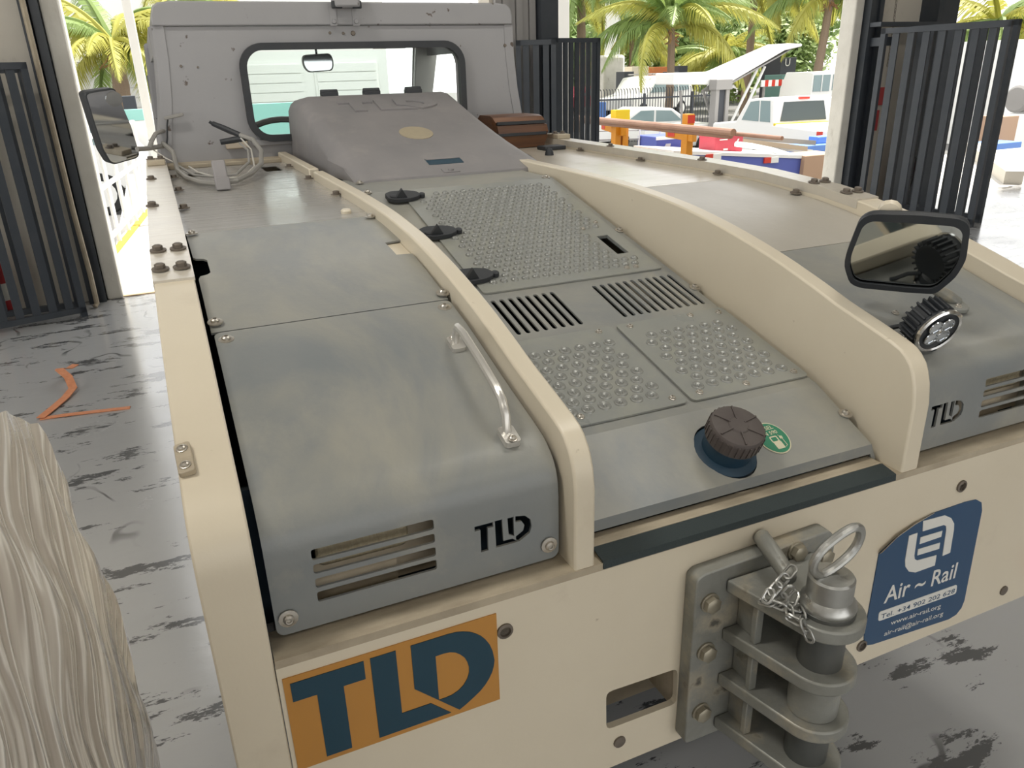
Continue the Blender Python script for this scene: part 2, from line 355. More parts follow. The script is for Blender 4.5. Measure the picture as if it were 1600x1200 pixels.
# ------------------------------------------------------------------ the tow tractor
TR = thing('tow_tractor', 'cream and grey airport tow tractor parked in the doorway, rear hitch towards the viewer', 'tow tractor', (0, 1.6, 0))
PROF = [(0, .84), (0, .965), (.006, 1.0), (.02, 1.028), (.045, 1.05), (.09, 1.064), (.15, 1.08), (.2, 1.093), (.254, 1.110), (.39, 1.148), (.59, 1.189), (.75, 1.211), (1.0, 1.228), (1.3, 1.234), (2.6, 1.240)]
_P0 = PROF
def _hermite(P):
    d = [(b[1]-a[1])/(b[0]-a[0]) for a, b in zip(P, P[1:])]; m = [d[0]]+[2*p*q/(p+q) if p*q > 0 else 0 for p, q in zip(d, d[1:])]+[d[-1]]; out = []
    for i in range(len(P)-1):
        (x0, z0), (x1, z1) = P[i], P[i+1]; h = x1-x0; n = max(2, int(h/.035))
        for k in range(n):
            t = k/n; out.append((x0+t*h, (2*t**3-3*t*t+1)*z0+(t**3-2*t*t+t)*h*m[i]+(-2*t**3+3*t*t)*z1+(t**3-t*t)*h*m[i+1]))
    return out+[P[-1]]
PROF = PROF[:2]+_hermite(PROF[1:])[1:]
def topz(y):
    for (a, za), (b, zb) in zip(PROF, PROF[1:]):
        if b > a and y <= b: return za+(zb-za)*(y-a)/(b-a)
    return PROF[-1][1]
def offz(y): return -.036 if y < .5 else -.036+.009*min(1, (y-.5)/.5)
def deckz(y): return topz(y)+offz(y)
def deckn(y):
    e = .02; return V((0, -(deckz(y+e)-deckz(y-e))/(2*e), 1)).normalized()
BOLT = bolt_mesh(.0075, .008, bolt_steel); BOLT_RUST = bolt_mesh(.0085, .010, bolt_rust, True, 1.8); BOLT_BIG = bolt_mesh(.0135, .013, mat('bronzed_bolt', (.36, .33, .26), .4, metal=.6, var=((.25, .22, .16), 40, .7)), True, 1.3); BOLT_SMALL = bolt_mesh(.0055, .005, bolt_steel, washer=1.3)
def deckbolt(x, y, parent, me=None, dz=.004): put('bolt', me or BOLT, basis((x, y, deckz(y)+dz), deckn(y)), parent)

# side frame rails (swept profile), left and right
def rail(x0, x1):
    poly = [(0, .415)]+PROF+[(2.6, .40)]
    return MB().prism(poly, x0, x1, 0).build('side_rail', cream, TR, smooth=20, bevel=.003)
RL = rail(-.845, -.778); RR = rail(.797, .867)
for R, x0, x1 in ((RL, -.846, -.777), (RR, .796, .868)):
    ys = [.622, .75, 1.0, 1.3, 1.8, 2.42]; cap = MB()
    cap.grid([[(x0, y, topz(y)+.0045), (x1, y, topz(y)+.0045)] for y in ys]); cap.grid([[(x0, .622, topz(.622)-.002), (x1, .622, topz(.622)-.002)], [(x0, .622, topz(.622)+.0045), (x1, .622, topz(.622)+.0045)]])
    for xe in (x0, x1): cap.grid([[(xe, y, topz(y)+.0045), (xe, y, topz(y)-.02)] for y in ys])
    lab(cap.build('rail_cap', rail_shiny, R, smooth=20), 'worn shiny cover strip')
    for x, y in ((x0+.015, .79), (x1-.018, .79), (x0+.015, .675), (x1-.018, .675), (x0+.012, 1.28), (x0+.014, 1.86)):
        put('bolt', BOLT_RUST, basis((x, y, topz(y)+.005), (0, -.12, 1)), R)
    bk = MB().box((x0+.004, 2.29, 1.243), (x1-.004, 2.40, 1.262)).build('end_bracket', cream_dirty, R, bevel=.003)
    for x in (x0+.018, x1-.018): put('bolt', BOLT_RUST, basis((x, 2.34, 1.262), (0, 0, 1)), R)
# small bolted clip on the left rail
M = basis((-.835, .13, topz(.13)+.004), (-.15, -.25, 1), (0, 1, 0))
MB().prism(rrect(-.03, -.010, .03, .010, .004), -.004, .004, 2, M).build('rail_clip', cream_dirty, RL, bevel=.001)
for t in (-.017, .017): put('screw', BOLT_SMALL, M @ Matrix.Translation((t, 0, .004)), RL)

# rear panel: plate with a rectangular hole, rounded lower edge
rp = sheet('rear_panel', cream, TR, [[(-.777, .415), (.796, .415), (.796, .832), (-.777, .832)], roundpoly([(-.289, .585), (-.150, .580), (-.147, .502), (-.287, .504)], .012)], lambda a, b: V((a, -.001, b)), t=.012, up=(0, -1, 0), smooth=0)
lip = MB(); lip.box((-.7765, -.0012, .826), (.7965, .06, .8385)); lab(lip.build('ledge', cream_dirty, rp, smooth=0), 'grimy ledge under the covers')
t_ = MB().prism([(.002, .8388), (.03, .845), (.03, .8475), (-.002, .8412), (-.0035, .829), (-.0015, .829)], -.300, .297, 0).build('grip_strip', tape, rp, smooth=0); lab(t_, 'dark grip tape strip')
MB().box((-.300, .031, .836), (.297, .064, .848)).build('sill_strip', cream_dirty, rp, smooth=0, bevel=.0015)
# box behind the hole
hb = MB(); hb.box((-.33, .10, .44), (-.10, .115, .62)); hb.box((-.145, .012, .48), (-.135, .11, .60)); hb.box((-.30, .09, .545), (-.14, .098, .565))
lab(hb.build('inner_channel', cream_dirty, rp, smooth=0), 'channel seen through the slot')
# TLD sticker
stk = MB().box((-.7715, -.0028, .6515), (-.4745, -.0008, .8088)).build('brand_sticker', orange_stk, rp, smooth=0); lab(stk, 'orange sticker with large dark blue letters')
def letters(polys, y0, y1, name, m, parent):
    mb = MB()
    for p in polys: mb.prism(p, y0, y1, 1)
    return mb.build(name, m, parent, smooth=0)
T_ = [(-.763, .7992), (-.667, .7992), (-.667, .769), (-.697, .769), (-.697, .6596), (-.732, .6596), (-.732, .769), (-.763, .769)]
L_ = [(-.6582, .7998), (-.623, .7998), (-.623, .6893), (-.5804, .6893), (-.5516, .6596), (-.6582, .6596)]
D_ = [(-.6018, .80), (-.548, .80), (-.536, .7990), (-.526, .7965), (-.516, .7922), (-.508, .7868), (-.500, .7795), (-.4932, .7706), (-.487, .759), (-.483, .746), (-.4806, .7287), (-.4822, .718), (-.4853, .7079), (-.4905, .698), (-.4967, .6894), (-.505, .681), (-.5151, .6737), (-.527, .666), (-.5387, .6595), (-.602, .7244)]
Di = [(-.5682, .7692), (-.556, .7694), (-.547, .7683), (-.5392, .7648), (-.5325, .7590), (-.5262, .7510), (-.5222, .7415), (-.5202, .7310), (-.5205, .7215), (-.5240, .7110), (-.5300, .7020), (-.5385, .6953), (-.5480, .6915), (-.558, .6903), (-.5682, .6903)]
for nm, P in (('letter', T_), ('letter', L_)): MB().prism(P, -.0038, -.0026, 1).build(nm, navy, rp, smooth=0)
dm = plate([D_, Di], lambda a, b: V((a, -.0038, b))); dm.build('letter', navy, rp, smooth=0, solid=.001)
# blue supplier sticker
air = roundpoly([(.2895, .6763), (.330, .7005), (.372, .716), (.4197, .7278), (.5625, .7290), (.5725, .4420), (.300, .4560), (.2890, .5000)], .018, 3)
air = [(.2895, .6763), (.330, .7005), (.372, .716), (.4197, .7278), (.505, .7288), (.535, .7262), (.553, .715), (.5605, .695), (.5720, .475), (.568, .457), (.556, .444), (.535, .4395), (.318, .4555), (.303, .459), (.293, .470), (.2893, .487)]
bs = MB().prism(air, -.0028, -.0008, 1).build('supplier_sticker', blue_stk, rp, smooth=0); lab(bs, 'dark blue sticker with white emblem and phone number')
pe = MB().grid([[(.2895, -.003, .6763), (.286, -.010, .684)], [(.330, -.003, .7005), (.324, -.009, .709)], [(.372, -.003, .716), (.368, -.006, .722)], [(.4197, -.003, .7278), (.4185, -.004, .7295)]]).build('peeled_edge', cream_dirty, rp, smooth=60, solid=.0005)
e1 = roundpoly([(.3608, .6948), (.3827, .6952), (.3866, .629), (.4509, .6242), (.4521, .6000), (.363, .6012)], .022, 4)
e1 = [(.3608, .6948), (.3827, .6952), (.3862, .643), (.3895, .634), (.398, .6285), (.4509, .6244), (.4521, .600), (.3996, .6004), (.380, .6085), (.367, .624), (.3628, .640)]
e2 = [(.3919, .7183), (.4508, .7145), (.4705, .703), (.483, .687), (.4862, .672), (.4901, .6183), (.469, .6169), (.4638, .678), (.4605, .688), (.4531, .6925), (.3963, .6945)]
e3 = [(.3939, .6821), (.4529, .6793), (.4529, .666), (.3949, .6663)]; e4 = [(.3935, .6551), (.4536, .6523), (.4544, .638), (.3949, .6408)]
letters([e1, e2, e3, e4], -.0038, -.0026, 'emblem', white_ink, rp)
text_fit('lettering', 'Air ~ Rail', white_ink, rp, .326, .523, .5515, .039, -.0033, -.018, .012)
MB().prism(roundpoly([(.3175, .5345), (.535, .5275), (.5375, .5045), (.3195, .5115)], .006), -.0038, -.0026, 1).build('number_bar', white_ink, rp, smooth=0)
text_fit('lettering', 'Tel. +34 902 202 628', blue_stk, rp, .325, .531, .5155, .0115, -.0042, -.032, .004)
text_fit('lettering', 'www.air-rail.org', white_ink, rp, .358, .499, .4885, .0115, -.0033, -.05, .004)
text_fit('lettering', 'air-rail@air-rail.org', white_ink, rp, .345, .512, .4665, .0115, -.0033, -.05, .004)
HOLE = MB().lathe([(.0125, 0), (.0125, .003), (.0085, .004), (.0075, -.004)], 16).mesh('bolt_hole', bolt_rust, 40)
PLUG = MB().lathe([(.0115, 0), (.011, .003), (.006, .004)], 14).mesh('plug', bolt_rust, 40)
for x, z, me in ((-.462, .773, HOLE), (.483, .769, HOLE), (-.261, .467, PLUG), (.288, .463, HOLE), (.699, .457, PLUG)): put('socket_hole' if me is HOLE else 'plug', me, basis((x, -.001, z), (0, -1, 0)), rp)
lab(MB().lathe([(.026, 0), (.026, .012), (.015, .018)], 16, basis((.785, -.001, .507), (0, -1, 0))).build('marker_lamp', red_lens, rp), 'round red marker lamp')

# fins (white curved plates either side of the centre bay)
def fin(x0, x1, ys, ye, up=0):
    pr = [(a, b+up*min(1, a/.02)) for a, b in PROF if ys <= a <= ye]
    if ys > 0: pr = [(ys, topz(ys))]+pr
    pr = pr+[(ye, topz(ye))]
    poly = [(ys, 1.12 if ys > 1 else .828)]+pr+[(ye, 1.12 if ys > 1 else .98), ] if ys > 1 else [(0, .828)]+pr+[(ye, 1.0), (.5, .82)]
    return MB().prism(poly, x0, x1, 0).build('fin_plate', cream, TR, smooth=25, bevel=.004)
fin(-.347, -.3135, 0, 1.80); fin(-.347, -.3135, 1.88, 2.58); fin(.3135, .353, 0, 2.58, .008)
# dark bays under the covers
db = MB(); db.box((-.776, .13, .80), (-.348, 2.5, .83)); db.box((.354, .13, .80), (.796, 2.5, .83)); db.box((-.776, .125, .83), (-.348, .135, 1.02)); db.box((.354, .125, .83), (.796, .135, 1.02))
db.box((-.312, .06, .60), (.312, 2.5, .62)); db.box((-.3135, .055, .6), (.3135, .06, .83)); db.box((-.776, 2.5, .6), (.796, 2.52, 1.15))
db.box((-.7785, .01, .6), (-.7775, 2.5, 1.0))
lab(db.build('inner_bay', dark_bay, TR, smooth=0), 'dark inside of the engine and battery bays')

# curved rear covers, left and right, with vent slots and cut-out letters
HP = [(.035, .846), (.035, .945), (.035, .950)]+_hermite([(.0352, .952), (.0375, .974), (.046, .995), (.060, 1.010), (.085, 1.025), (.15, 1.044), (.2, 1.058), (.254, 1.074), (.39, 1.114), (.476, 1.1335)])
HS = [0]
for p, q in zip(HP, HP[1:]): HS.append(HS[-1]+math.hypot(q[0]-p[0], q[1]-p[1]))
def hp(a, s):
    for i in range(len(HS)-1):
        if s <= HS[i+1]+1e-6 or i == len(HS)-2:
            t = (s-HS[i])/(HS[i+1]-HS[i]); return V((a, HP[i][0]+(HP[i+1][0]-HP[i][0])*t, HP[i][1]+(HP[i+1][1]-HP[i][1])*t))
ct = [(-.4869, .9342), (-.4586, .9342), (-.4586, .9265), (-.4672, .9265), (-.4676, .8898), (-.4787, .8898), (-.4783, .9265), (-.4869, .9265)]
cl = [(-.4561, .9348), (-.4448, .9348), (-.4440, .8985), (-.4298, .8985), (-.4212, .8906), (-.4555, .8906)]
cs = [(-.4368, .934), (-.427, .934), (-.427, .9018), (-.4356, .9068)]
cb = [(-.4245, .934), (-.4096, .9312), (-.4009, .9224), (-.3993, .9107), (-.4024, .9002), (-.4194, .8907), (-.4245, .8940), (-.4245, .9005), (-.413, .907), (-.4106, .9158), (-.415, .9234), (-.4245, .9244)]
def rear_cover(x0, x1, sgn, dx):
    z0 = .846; smax = HS[-1]
    outer = rrect(x0, 0, x1, smax, .012)
    holes = [[(x+dx, z-z0) for x, z in P] for P in (ct, cl, cs, cb)]
    vx0, vx1 = (-.7095, -.5450) if sgn < 0 else (.545, .7095)
    for za, zb in ((.9472, .9626), (.9263, .9404), (.9045, .9188), (.8825, .8982)): holes.append(rrect(vx0, za-z0, vx1, zb-z0, .0035, 3))
    rs = []
    o = sheet('rear_cover', grey, TR, [outer]+holes, hp, cuts=HS[1:-1], t=.004, up=(0, -.6, .8), smooth=40)
    for x in (x0+.017, x1-.017):
        put('bolt', BOLT, basis((x, .0335, .872), (0, -1, 0)), o)
        put('bolt', BOLT, basis((x, .452, 1.1265), (0, -.2, 1)), o)
    c = (x0+x1)/2
    tl = MB().prism(rrect(vx0+.008, .918, vx0+.135 if sgn < 0 else vx1-.03, .982, .012), .058, .085, 1).build('tail_lamp', amber_lens, o, bevel=.004); lab(tl, 'ribbed tail lamp behind the vent slots')
    ip = MB(); ip.box((vx0-.01, .075, .852), (vx0+.118, .080, .916)); ip.box((vx0+.12, .085, .852), (vx1+.02, .088, .94))
    ip.build('inner_plate', cream_dirty, o, smooth=0)
    return o
LC = rear_cover(-.7665, -.3555, -1, 0); RC = rear_cover(.358, .793, 1, .895)
# grab handle on the left cover
gh = MB(); pth = [(-.398, .327, 1.095), (-.398, .325, 1.118), (-.3985, .312, 1.134), (-.400, .28, 1.132), (-.403, .20, 1.112), (-.406, .135, 1.094), (-.4065, .112, 1.082), (-.4065, .100, 1.062), (-.4065, .097, 1.036)]
gh.tube(pth, .0065, 10)
for y, z in ((.327, 1.096), (.092, 1.029)): gh.prism(rrect(-.012, -.018, .012, .018, .005), -.002, .008, 2, basis((-.398 if y > .2 else -.4065, y, z), (0, -.33, 1)))
ghd = gh.build('grab_handle', alu, LC); lab(ghd, 'bare aluminium grab handle')
for y, z in ((.338, 1.107), (.078, 1.034)): put('screw', BOLT_SMALL, basis((-.398 if y > .2 else -.4065, y, z), (0, -.33, 1)), LC)

# grey deck panels further up (left with notches), worn shiny plates beyond
def dfn(a, b): return V((a, b, deckz(b)))
CUTS = [.48+.03*i for i in range(22)]+[1.15, 1.2, 1.3, 1.5]
ntch = [(-.770, .483), (-.354, .483), (-.350, .710), (-.383, .714), (-.383, .800), (-.345, .806), (-.346, 1.046), (-.773, 1.046), (-.771, .842), (-.766, .832), (-.752, .826), (-.746, .815), (-.746, .738), (-.752, .728), (-.766, .722), (-.770, .706)]
DL = sheet('deck_panel', grey, TR, [ntch], dfn, CUTS, t=.004, smooth=20)
for x, y in ((-.760, .509), (-.358, .500), (-.761, 1.025), (-.358, 1.02)): deckbolt(x, y, DL)
lab(MB().prism([(.70, 1.150), (.81, 1.150), (.81, deckz(.81)-.006), (.70, deckz(.70)-.006)], -.392, -.348, 0).build('white_tag', cream, DL, smooth=0), 'cream tag showing in the notch')
def boxhole(x0, y0, x1, y1): return [(x0, y0), (x1, y0), (x1, y1), (x0, y1)]
PL = sheet('deck_plate', deck_shiny, TR, [boxhole(-.779, 1.050, -.342, 2.43), rrect(-.715, 2.14, -.665, 2.26, .006), rrect(-.455, 2.14, -.395, 2.33, .006)], dfn, CUTS, t=.004, smooth=20)
for x, y in ((-.764, 2.113), (-.761, 1.763), (-.762, 1.39), (-.364, 1.80), (-.359, 1.40), (-.364, 2.2)): deckbolt(x, y, PL, BOLT_RUST)
lab(MB().lathe([(.013, 0), (.013, .007), (.010, .010)], 14, basis((-.395, 1.115, deckz(1.115)), (0, -.1, 1))).build('white_button', cream, PL), 'small white button')
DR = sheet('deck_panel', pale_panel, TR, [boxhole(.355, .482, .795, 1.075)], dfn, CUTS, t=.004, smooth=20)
for x, y in ((.374, .515), (.372, .464)): deckbolt(x, y, DR, BOLT_RUST)
PRT = sheet('deck_plate', deck_cream, TR, [boxhole(.355, 1.080, .795, 2.55)], dfn, CUTS, t=.004, smooth=20)
for x, y in ((.785, 1.16), (.785, .82), (.785, 1.60), (.785, 2.05)):
    put('hinge_pin', BOLT_RUST, basis((x-.006, y, deckz(y)+.004), (0, -.1, 1)), PRT)
lab(MB().lathe([(.018, 0), (.016, .012), (.010, .024), (.004, .028)], 14, basis((.615, 2.0, deckz(2)), (0, 0, 1))).build('rubber_stop', black, PRT), 'black cone rubber stop')
lab(MB().box((.675, 2.16, deckz(2.2)), (.775, 2.24, deckz(2.2)+.016)).build('rubber_pad', black, PRT, bevel=.004), 'black rubber pad')
put('hole_plug', BOLT_SMALL, basis((.476, .199, 1.0585), (0, -.25, 1)), RC)
put('bolt', BOLT, basis((.376, .262, 1.078), (0, -.3, 1)), RC)

# centre engine cover: sloping plate with cooling slots and the filler opening
def cz(y): return min(1.2175, .895+.2416*y) if y >= .2 else .94332-(.2-y)*.4575
def cfn(a, b):
    x = a; z = cz(max(b, .054)); y = max(b, .054)
    if b < .054: y = .0535; z -= (.054-b)*1.1
    e = abs(a)-.292
    if e > 0: x = math.copysign(.292+e*.45, a); z -= e*.95
    return V((x, y, z))
slots = []
for g in (.0585, -.2555):
    for i in range(11):
        x = g+i*.0205; slots.append(rrect(x, .530, x+.0105, .676, .0052, 3))
FC = (.008, .112)
EC = sheet('engine_cover', grey, TR, [boxhole(-.330, .036, .330, 1.66)]+slots+[circ(FC[0], FC[1], .053, .056, 28), boxhole(.203, .80, .236, .907)], cfn, cuts=[.054, .2, 1.3348], cuts_a=[-.292, .292], t=.004, smooth=6)
CN = V((0, -.2416, 1)).normalized(); CN2 = V((0, -.4575, 1)).normalized()
for x, y in ((.293, .60), (.293, .123), (-.293, .6), (.288, .93), (.27, 1.335), (-.285, 1.335)): put('bolt', BOLT, basis((x, y, cz(y)+.001), CN), EC)
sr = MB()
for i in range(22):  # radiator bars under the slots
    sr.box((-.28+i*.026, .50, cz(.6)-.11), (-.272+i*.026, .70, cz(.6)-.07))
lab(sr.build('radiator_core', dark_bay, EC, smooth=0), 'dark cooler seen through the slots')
def step_plate(x0, x1, y0, y1, pitch, sx, nm, rim, margin, skip=lambda x, y: False, holes=()):
    t = .004
    o = sheet(nm, grey_plate, TR, [rrect(x0, y0, x1, y1, .010)]+list(holes), lambda a, b: V((a, b, cz(b)))+CN*(t+.0008), t=t, smooth=0)
    row = 0; y = y0+margin
    while y < y1-margin+.001:
        x = x0+margin+(pitch/2 if row % 2 else 0)
        while x < x1-margin+.001:
            if not skip(x, y): put('stud', rim, Matrix.Translation((x, y, cz(y)+t+.0008)) @ CNQ, o)
            x += pitch
        y += pitch*sx; row += 1
    return o
CNQ = basis((0, 0, 0), CN)
RING = MB().lathe([(.0126, 0), (.0116, .0022), (.0098, .0030), (.0078, .0018), (.0045, .0004), (.0030, .0006), (.0022, .0028), (.0012, .0030)], 16).mesh('stud', stud_m, 60)
DOME = MB().lathe([(.0098, 0), (.0086, .0030), (.0058, .0054), (.0026, .0062)], 12).mesh('stud', stud_m, 80)
PA = step_plate(-.285, .0065, .222, .500, .0335, .78, 'step_plate', RING, .036)
PB = step_plate(.0175, .292, .222, .500, .0335, .78, 'step_plate', RING, .036)
for o, bl in ((PA, ((-.030, .485), (-.262, .240), (-.016, .240), (-.205, .243), (-.262, .485))), (PB, ((.045, .485), (.200, .487), (.045, .240), (.270, .240), (.27, .48), (.150, .236)))):
    for x, y in bl: put('screw', BOLT_SMALL, basis((x, y, cz(y)+.005), CN), o)
UP = step_plate(-.197, .272, .703, 1.318, .0268, .90, 'tread_cover', DOME, .040, skip=lambda x, y: (x > .19 and .77 < y < .94) or x > .235 or y < .74 or (x < -.12 and (abs(y-.777) < .03 or abs(y-1.02) < .03 or abs(y-1.268) < .035)), holes=[boxhole(.203, .80, .236, .907)])
for x, y in ((.245, .985), (.185, .725), (.21, .725), (.19, .955)): put('screw', BOLT_SMALL, basis((x, y, cz(y)+.005), CN), UP)
lab(MB().box((.200, .795, cz(.85)-.055), (.240, .912, cz(.85)-.045)).build('lock_pocket', navy, UP, smooth=0), 'dark recessed lock pocket')
for (x, y) in ((-.200, 1.262), (-.186, 1.015), (-.190, .772)):
    M = basis((x, y, cz(y)+.006), CN, (1, 0, 0)) @ Matrix.Diagonal((1.12, 1.25, 1, 1)); k = MB()
    k.prism(roundpoly([(-.045, -.016), (-.022, -.026), (.018, -.022), (.036, -.012), (.040, .0), (.034, .014), (.012, .024), (-.026, .026), (-.046, .015)], .008), 0, .011, 2, M)
    k.prism([(-.028, .010), (-.012, .036), (.002, .010)], -.018, -.010, 1, M); k.lathe([(.008, 0), (.008, .010), (.005, .012)], 10, M @ Matrix.Translation((.044, -.002, 0)))
    k.lathe([(.009, .010), (.009, .014), (.003, .015)], 10, M @ Matrix.Translation((-.030, -.008, 0)))
    lab(k.build('rubber_latch', black, UP, bevel=.002), 'black rubber pull latch')

# filler cap, neck, diesel sticker
FM = basis((FC[0], FC[1], cz(FC[1])), CN2)
lab(MB().lathe([(.057, -.03), (.057, -.001), (.052, .002), (.0435, .005), (.0430, .030), (.001, .030)], 28, FM).build('filler_neck', cap_neck, EC), 'dark blue filler collar')
capb = MB(); cp = [(.040, .0), (.0425, .022)]
nr = 40; prof = [(.041, .0), (.0425, .032), (.0475, .034), (.048, .054), (.047, .062), (.0445, .065)]
for r_, h_ in prof: pass
capb.lathe(prof+[(.036, .0665), (.018, .0655), (.016, .0675), (.004, .0675)], 36, FM)
for i in range(6):
    q = math.radians(60*i+12); capb.box((.014, -.0013, .064), (.043, .0013, .0682), FM @ Matrix.Rotation(q, 4, 'Z'))
for i in range(30): capb.box((.047, -.0016, .037), (.0492, .0016, .060), FM @ Matrix.Rotation(math.radians(12*i), 4, 'Z'))
lab(capb.build('filler_cap', cap_col, EC), 'dusty brown ribbed filler cap')
SM = frame2((.112, .112, cz(.112)), (1, 0, 0), (0, 1, .4575))
sk = MB().prism(circ(0, 0, .031, .036, 30), .0005, .0016, 2, SM).build('fuel_sticker_rim', cream_ink, EC, smooth=0); lab(sk, 'cream rim of the fuel sticker')
lab(MB().prism(circ(0, 0, .0287, .0337, 30), .001, .0022, 2, SM).build('fuel_sticker', green_stk, EC, smooth=0), 'round green fuel sticker')
def text_on(body, size, m, M, parent, bold=0):
    me = text_mesh(body, size, m, depth=.0004, bold=bold); xs = [v.co.x for v in me.vertices]; c = (min(xs)+max(xs))/2
    for v in me.vertices: v.co.x -= c
    o = bpy.data.objects.new('lettering', me); o.matrix_basis = M; return link(o, parent)
RQ = Matrix.Rotation(math.radians(2), 4, 'Z')
text_on('DIESEL', .0125, cream_ink, SM @ RQ @ Matrix.Translation((-.003, .018, .0026)), EC)
text_on('EN 590', .0115, cream_ink, SM @ RQ @ Matrix.Translation((-.001, .0065, .0026)), EC)
pm = MB(); pm.prism(rrect(-.007, -.026, .009, -.010, .001), .002, .0027, 2, SM)
pm2 = plate([rrect(-.0085, -.011, .008, .003, .0025), rrect(-.006, -.0085, .0055, .0005, .0015)], lambda a, b: SM @ V((a, b, .0026))); pm.add(pm2.v, pm2.f)
pm.tube([SM @ V(p) for p in ((.011, .003, .0027), (.0155, -.001, .0027), (.0155, -.022, .0027), (.011, -.024, .0027))], .0007, 5); pm.prism(rrect(.012, -.006, .018, .0, .001), .002, .0027, 2, SM)
pm.build('pump_symbol', cream_ink, EC, smooth=0)
# air intake cowl
def cowltop(y): return 1.224+(y-1.555)*.2705 if y < 2.40 else 1.4526-(y-2.40)*.06
cw = MB(); rows = []
for y in (1.553, 1.556, 1.575, 1.7, 1.9, 2.1, 2.3, 2.38, 2.41, 2.45, 2.60):
    t = cowltop(y)-(.010 if y < 1.556 else 0); h = max(.004, t-1.212); k = min(1, h/.10); xl = -.262-.024*min(1, (y-1.55)/.5); xr = .398-.028*min(1, (y-1.55)/.5)
    r = []
    for (dx, dz) in ((0, -1), (.001, -.55*k), (.006, -.045*k), (.018, -.020*k), (.036, -.006*k), (.06, 0)): r.append((xl+dx, y, 1.212 if dz == -1 else max(1.2135, t+dz*(1 if abs(dz) < .1 else h))))
    for dx in (.2, .3, .42): r.append((xl+dx, y, t))
    for (dx, dz) in ((.05, 0), (.03, -.005*k), (.014, -.018*k), (.005, -.04*k), (.001, -.55*k), (0, -1)): r.append((xr-dx, y, 1.212 if dz == -1 else max(1.2135, t+dz*(1 if abs(dz) < .1 else h))))
    rows.append(r)
cw.grid(rows); cw.grid([[(p[0], 1.553, 1.212) for p in rows[0]], rows[0]])
cw.grid([rows[-1], [(p[0], 2.60, 1.212) for p in rows[-1]]])
CW = cw.build('air_intake_cowl', dust_plastic, TR, smooth=40); lab(CW, 'dusty grey plastic intake cowl')
CWN = V((0, -.2705, 1)).normalized()
def cwm(x, y, h=0): return frame2(V((x, y, cowltop(y)))+CWN*h, (1, 0, 0), (0, 1, .2705))
lab(MB().prism(circ(0, 0, .060, .066, 28), -.002, .002, 2, cwm(.054, 1.937)).build('oval_badge', badge_col, CW), 'faded oval badge')
sl = MB(); sl.prism(rrect(-.060, -.024, .060, .020, .004), -.003, .0012, 2, cwm(.060, 1.662)); lab(sl.build('latch_slot', navy, CW, smooth=0), 'dark latch slot')
sl = MB(); sl.prism(roundpoly([(-.056, .016), (.056, .016), (.062, .030), (-.062, .030)], .004), -.001, .003, 2, cwm(.06, 1.662)); sl.build('slot_lip', dust_plastic, CW)
lt = MB(); lt.prism(rrect(-.028, -.02, .028, .016, .004), -.001, .0025, 2, cwm(.052, 1.585)); lt.lathe([(.010, 0), (.009, .005), (.004, .007)], 12, cwm(.052, 1.582, .002)); lt.build('cowl_latch', dust_plastic, CW)
for x in (-.14, .03, .205):
    h_ = MB(); h_.box((x-.032, 2.405, 1.446), (x+.032, 2.455, 1.466)); h_.tube([(x-.034, 2.43, 1.466), (x+.034, 2.43, 1.466)], .010, 8); lab(h_.build('rubber_hinge', black, CW, bevel=.003), 'black rubber hinge')
# raised letters on the cowl (same outlines as the rear letters, scaled)
def cowl_letter(P, h0=-.002, h1=.0035):
    Q = [((p[0]+.763)/.283*.385-.140, (p[1]-.6596)/.1405*.125) for p in P]
    return Q
for P in (T_, L_, D_):
    Q = cowl_letter(P)
    if P is D_:
        mb = plate([Q, cowl_letter(Di)], lambda a, b: cwm(a, 2.19+b*.97, .0065) @ V((0, 0, 0))); o = mb.build('raised_letter', dust_plastic, CW, smooth=0, solid=.006); continue
    mb = MB(); mb.prism(Q, -.002, .0065, 2, None, lambda p: cwm(p.x, 2.19+p.y*.97, p.z) @ V((0, 0, 0))); mb.build('raised_letter', dust_plastic, CW, smooth=0)
for x, y in ((-.258, 1.535), (.335, 1.545)): put('bolt', BOLT, basis((x, y, 1.221), (0, 0, 1)), CW)

# cab: rear wall with a rounded window, hollow shell, roof cap, pillars
CB = [(-.80, 1.212), (-.778, 1.33), (-.757, 1.45), (-.742, 1.60), (-.738, 1.712), (.738, 1.712), (.742, 1.60), (.757, 1.45), (.778, 1.33), (.80, 1.212)]
Y0, Y1 = 2.605, 4.0
win = rrect(-.428, 1.302, .472, 1.632, .075, 6)
cabw = sheet('cab_rear_wall', cab_paint, TR, [CB, win], lambda a, b: V((a, Y0, b)), t=.03, up=(0, -1, 0), smooth=0)
gk = plate([rrect(-.448, 1.282, .492, 1.652, .092, 8), rrect(-.422, 1.308, .466, 1.626, .068, 8)], lambda a, b: V((a, Y0-.012, b)))
lab(gk.build('window_gasket', black, cabw, smooth=0, solid=.03), 'black rubber window gasket')
lab(MB().box((-.42, Y0+.012, 1.31), (.46, Y0+.016, 1.62)).build('window_glass', glass_m, cabw, smooth=0), 'clear rear window glass')
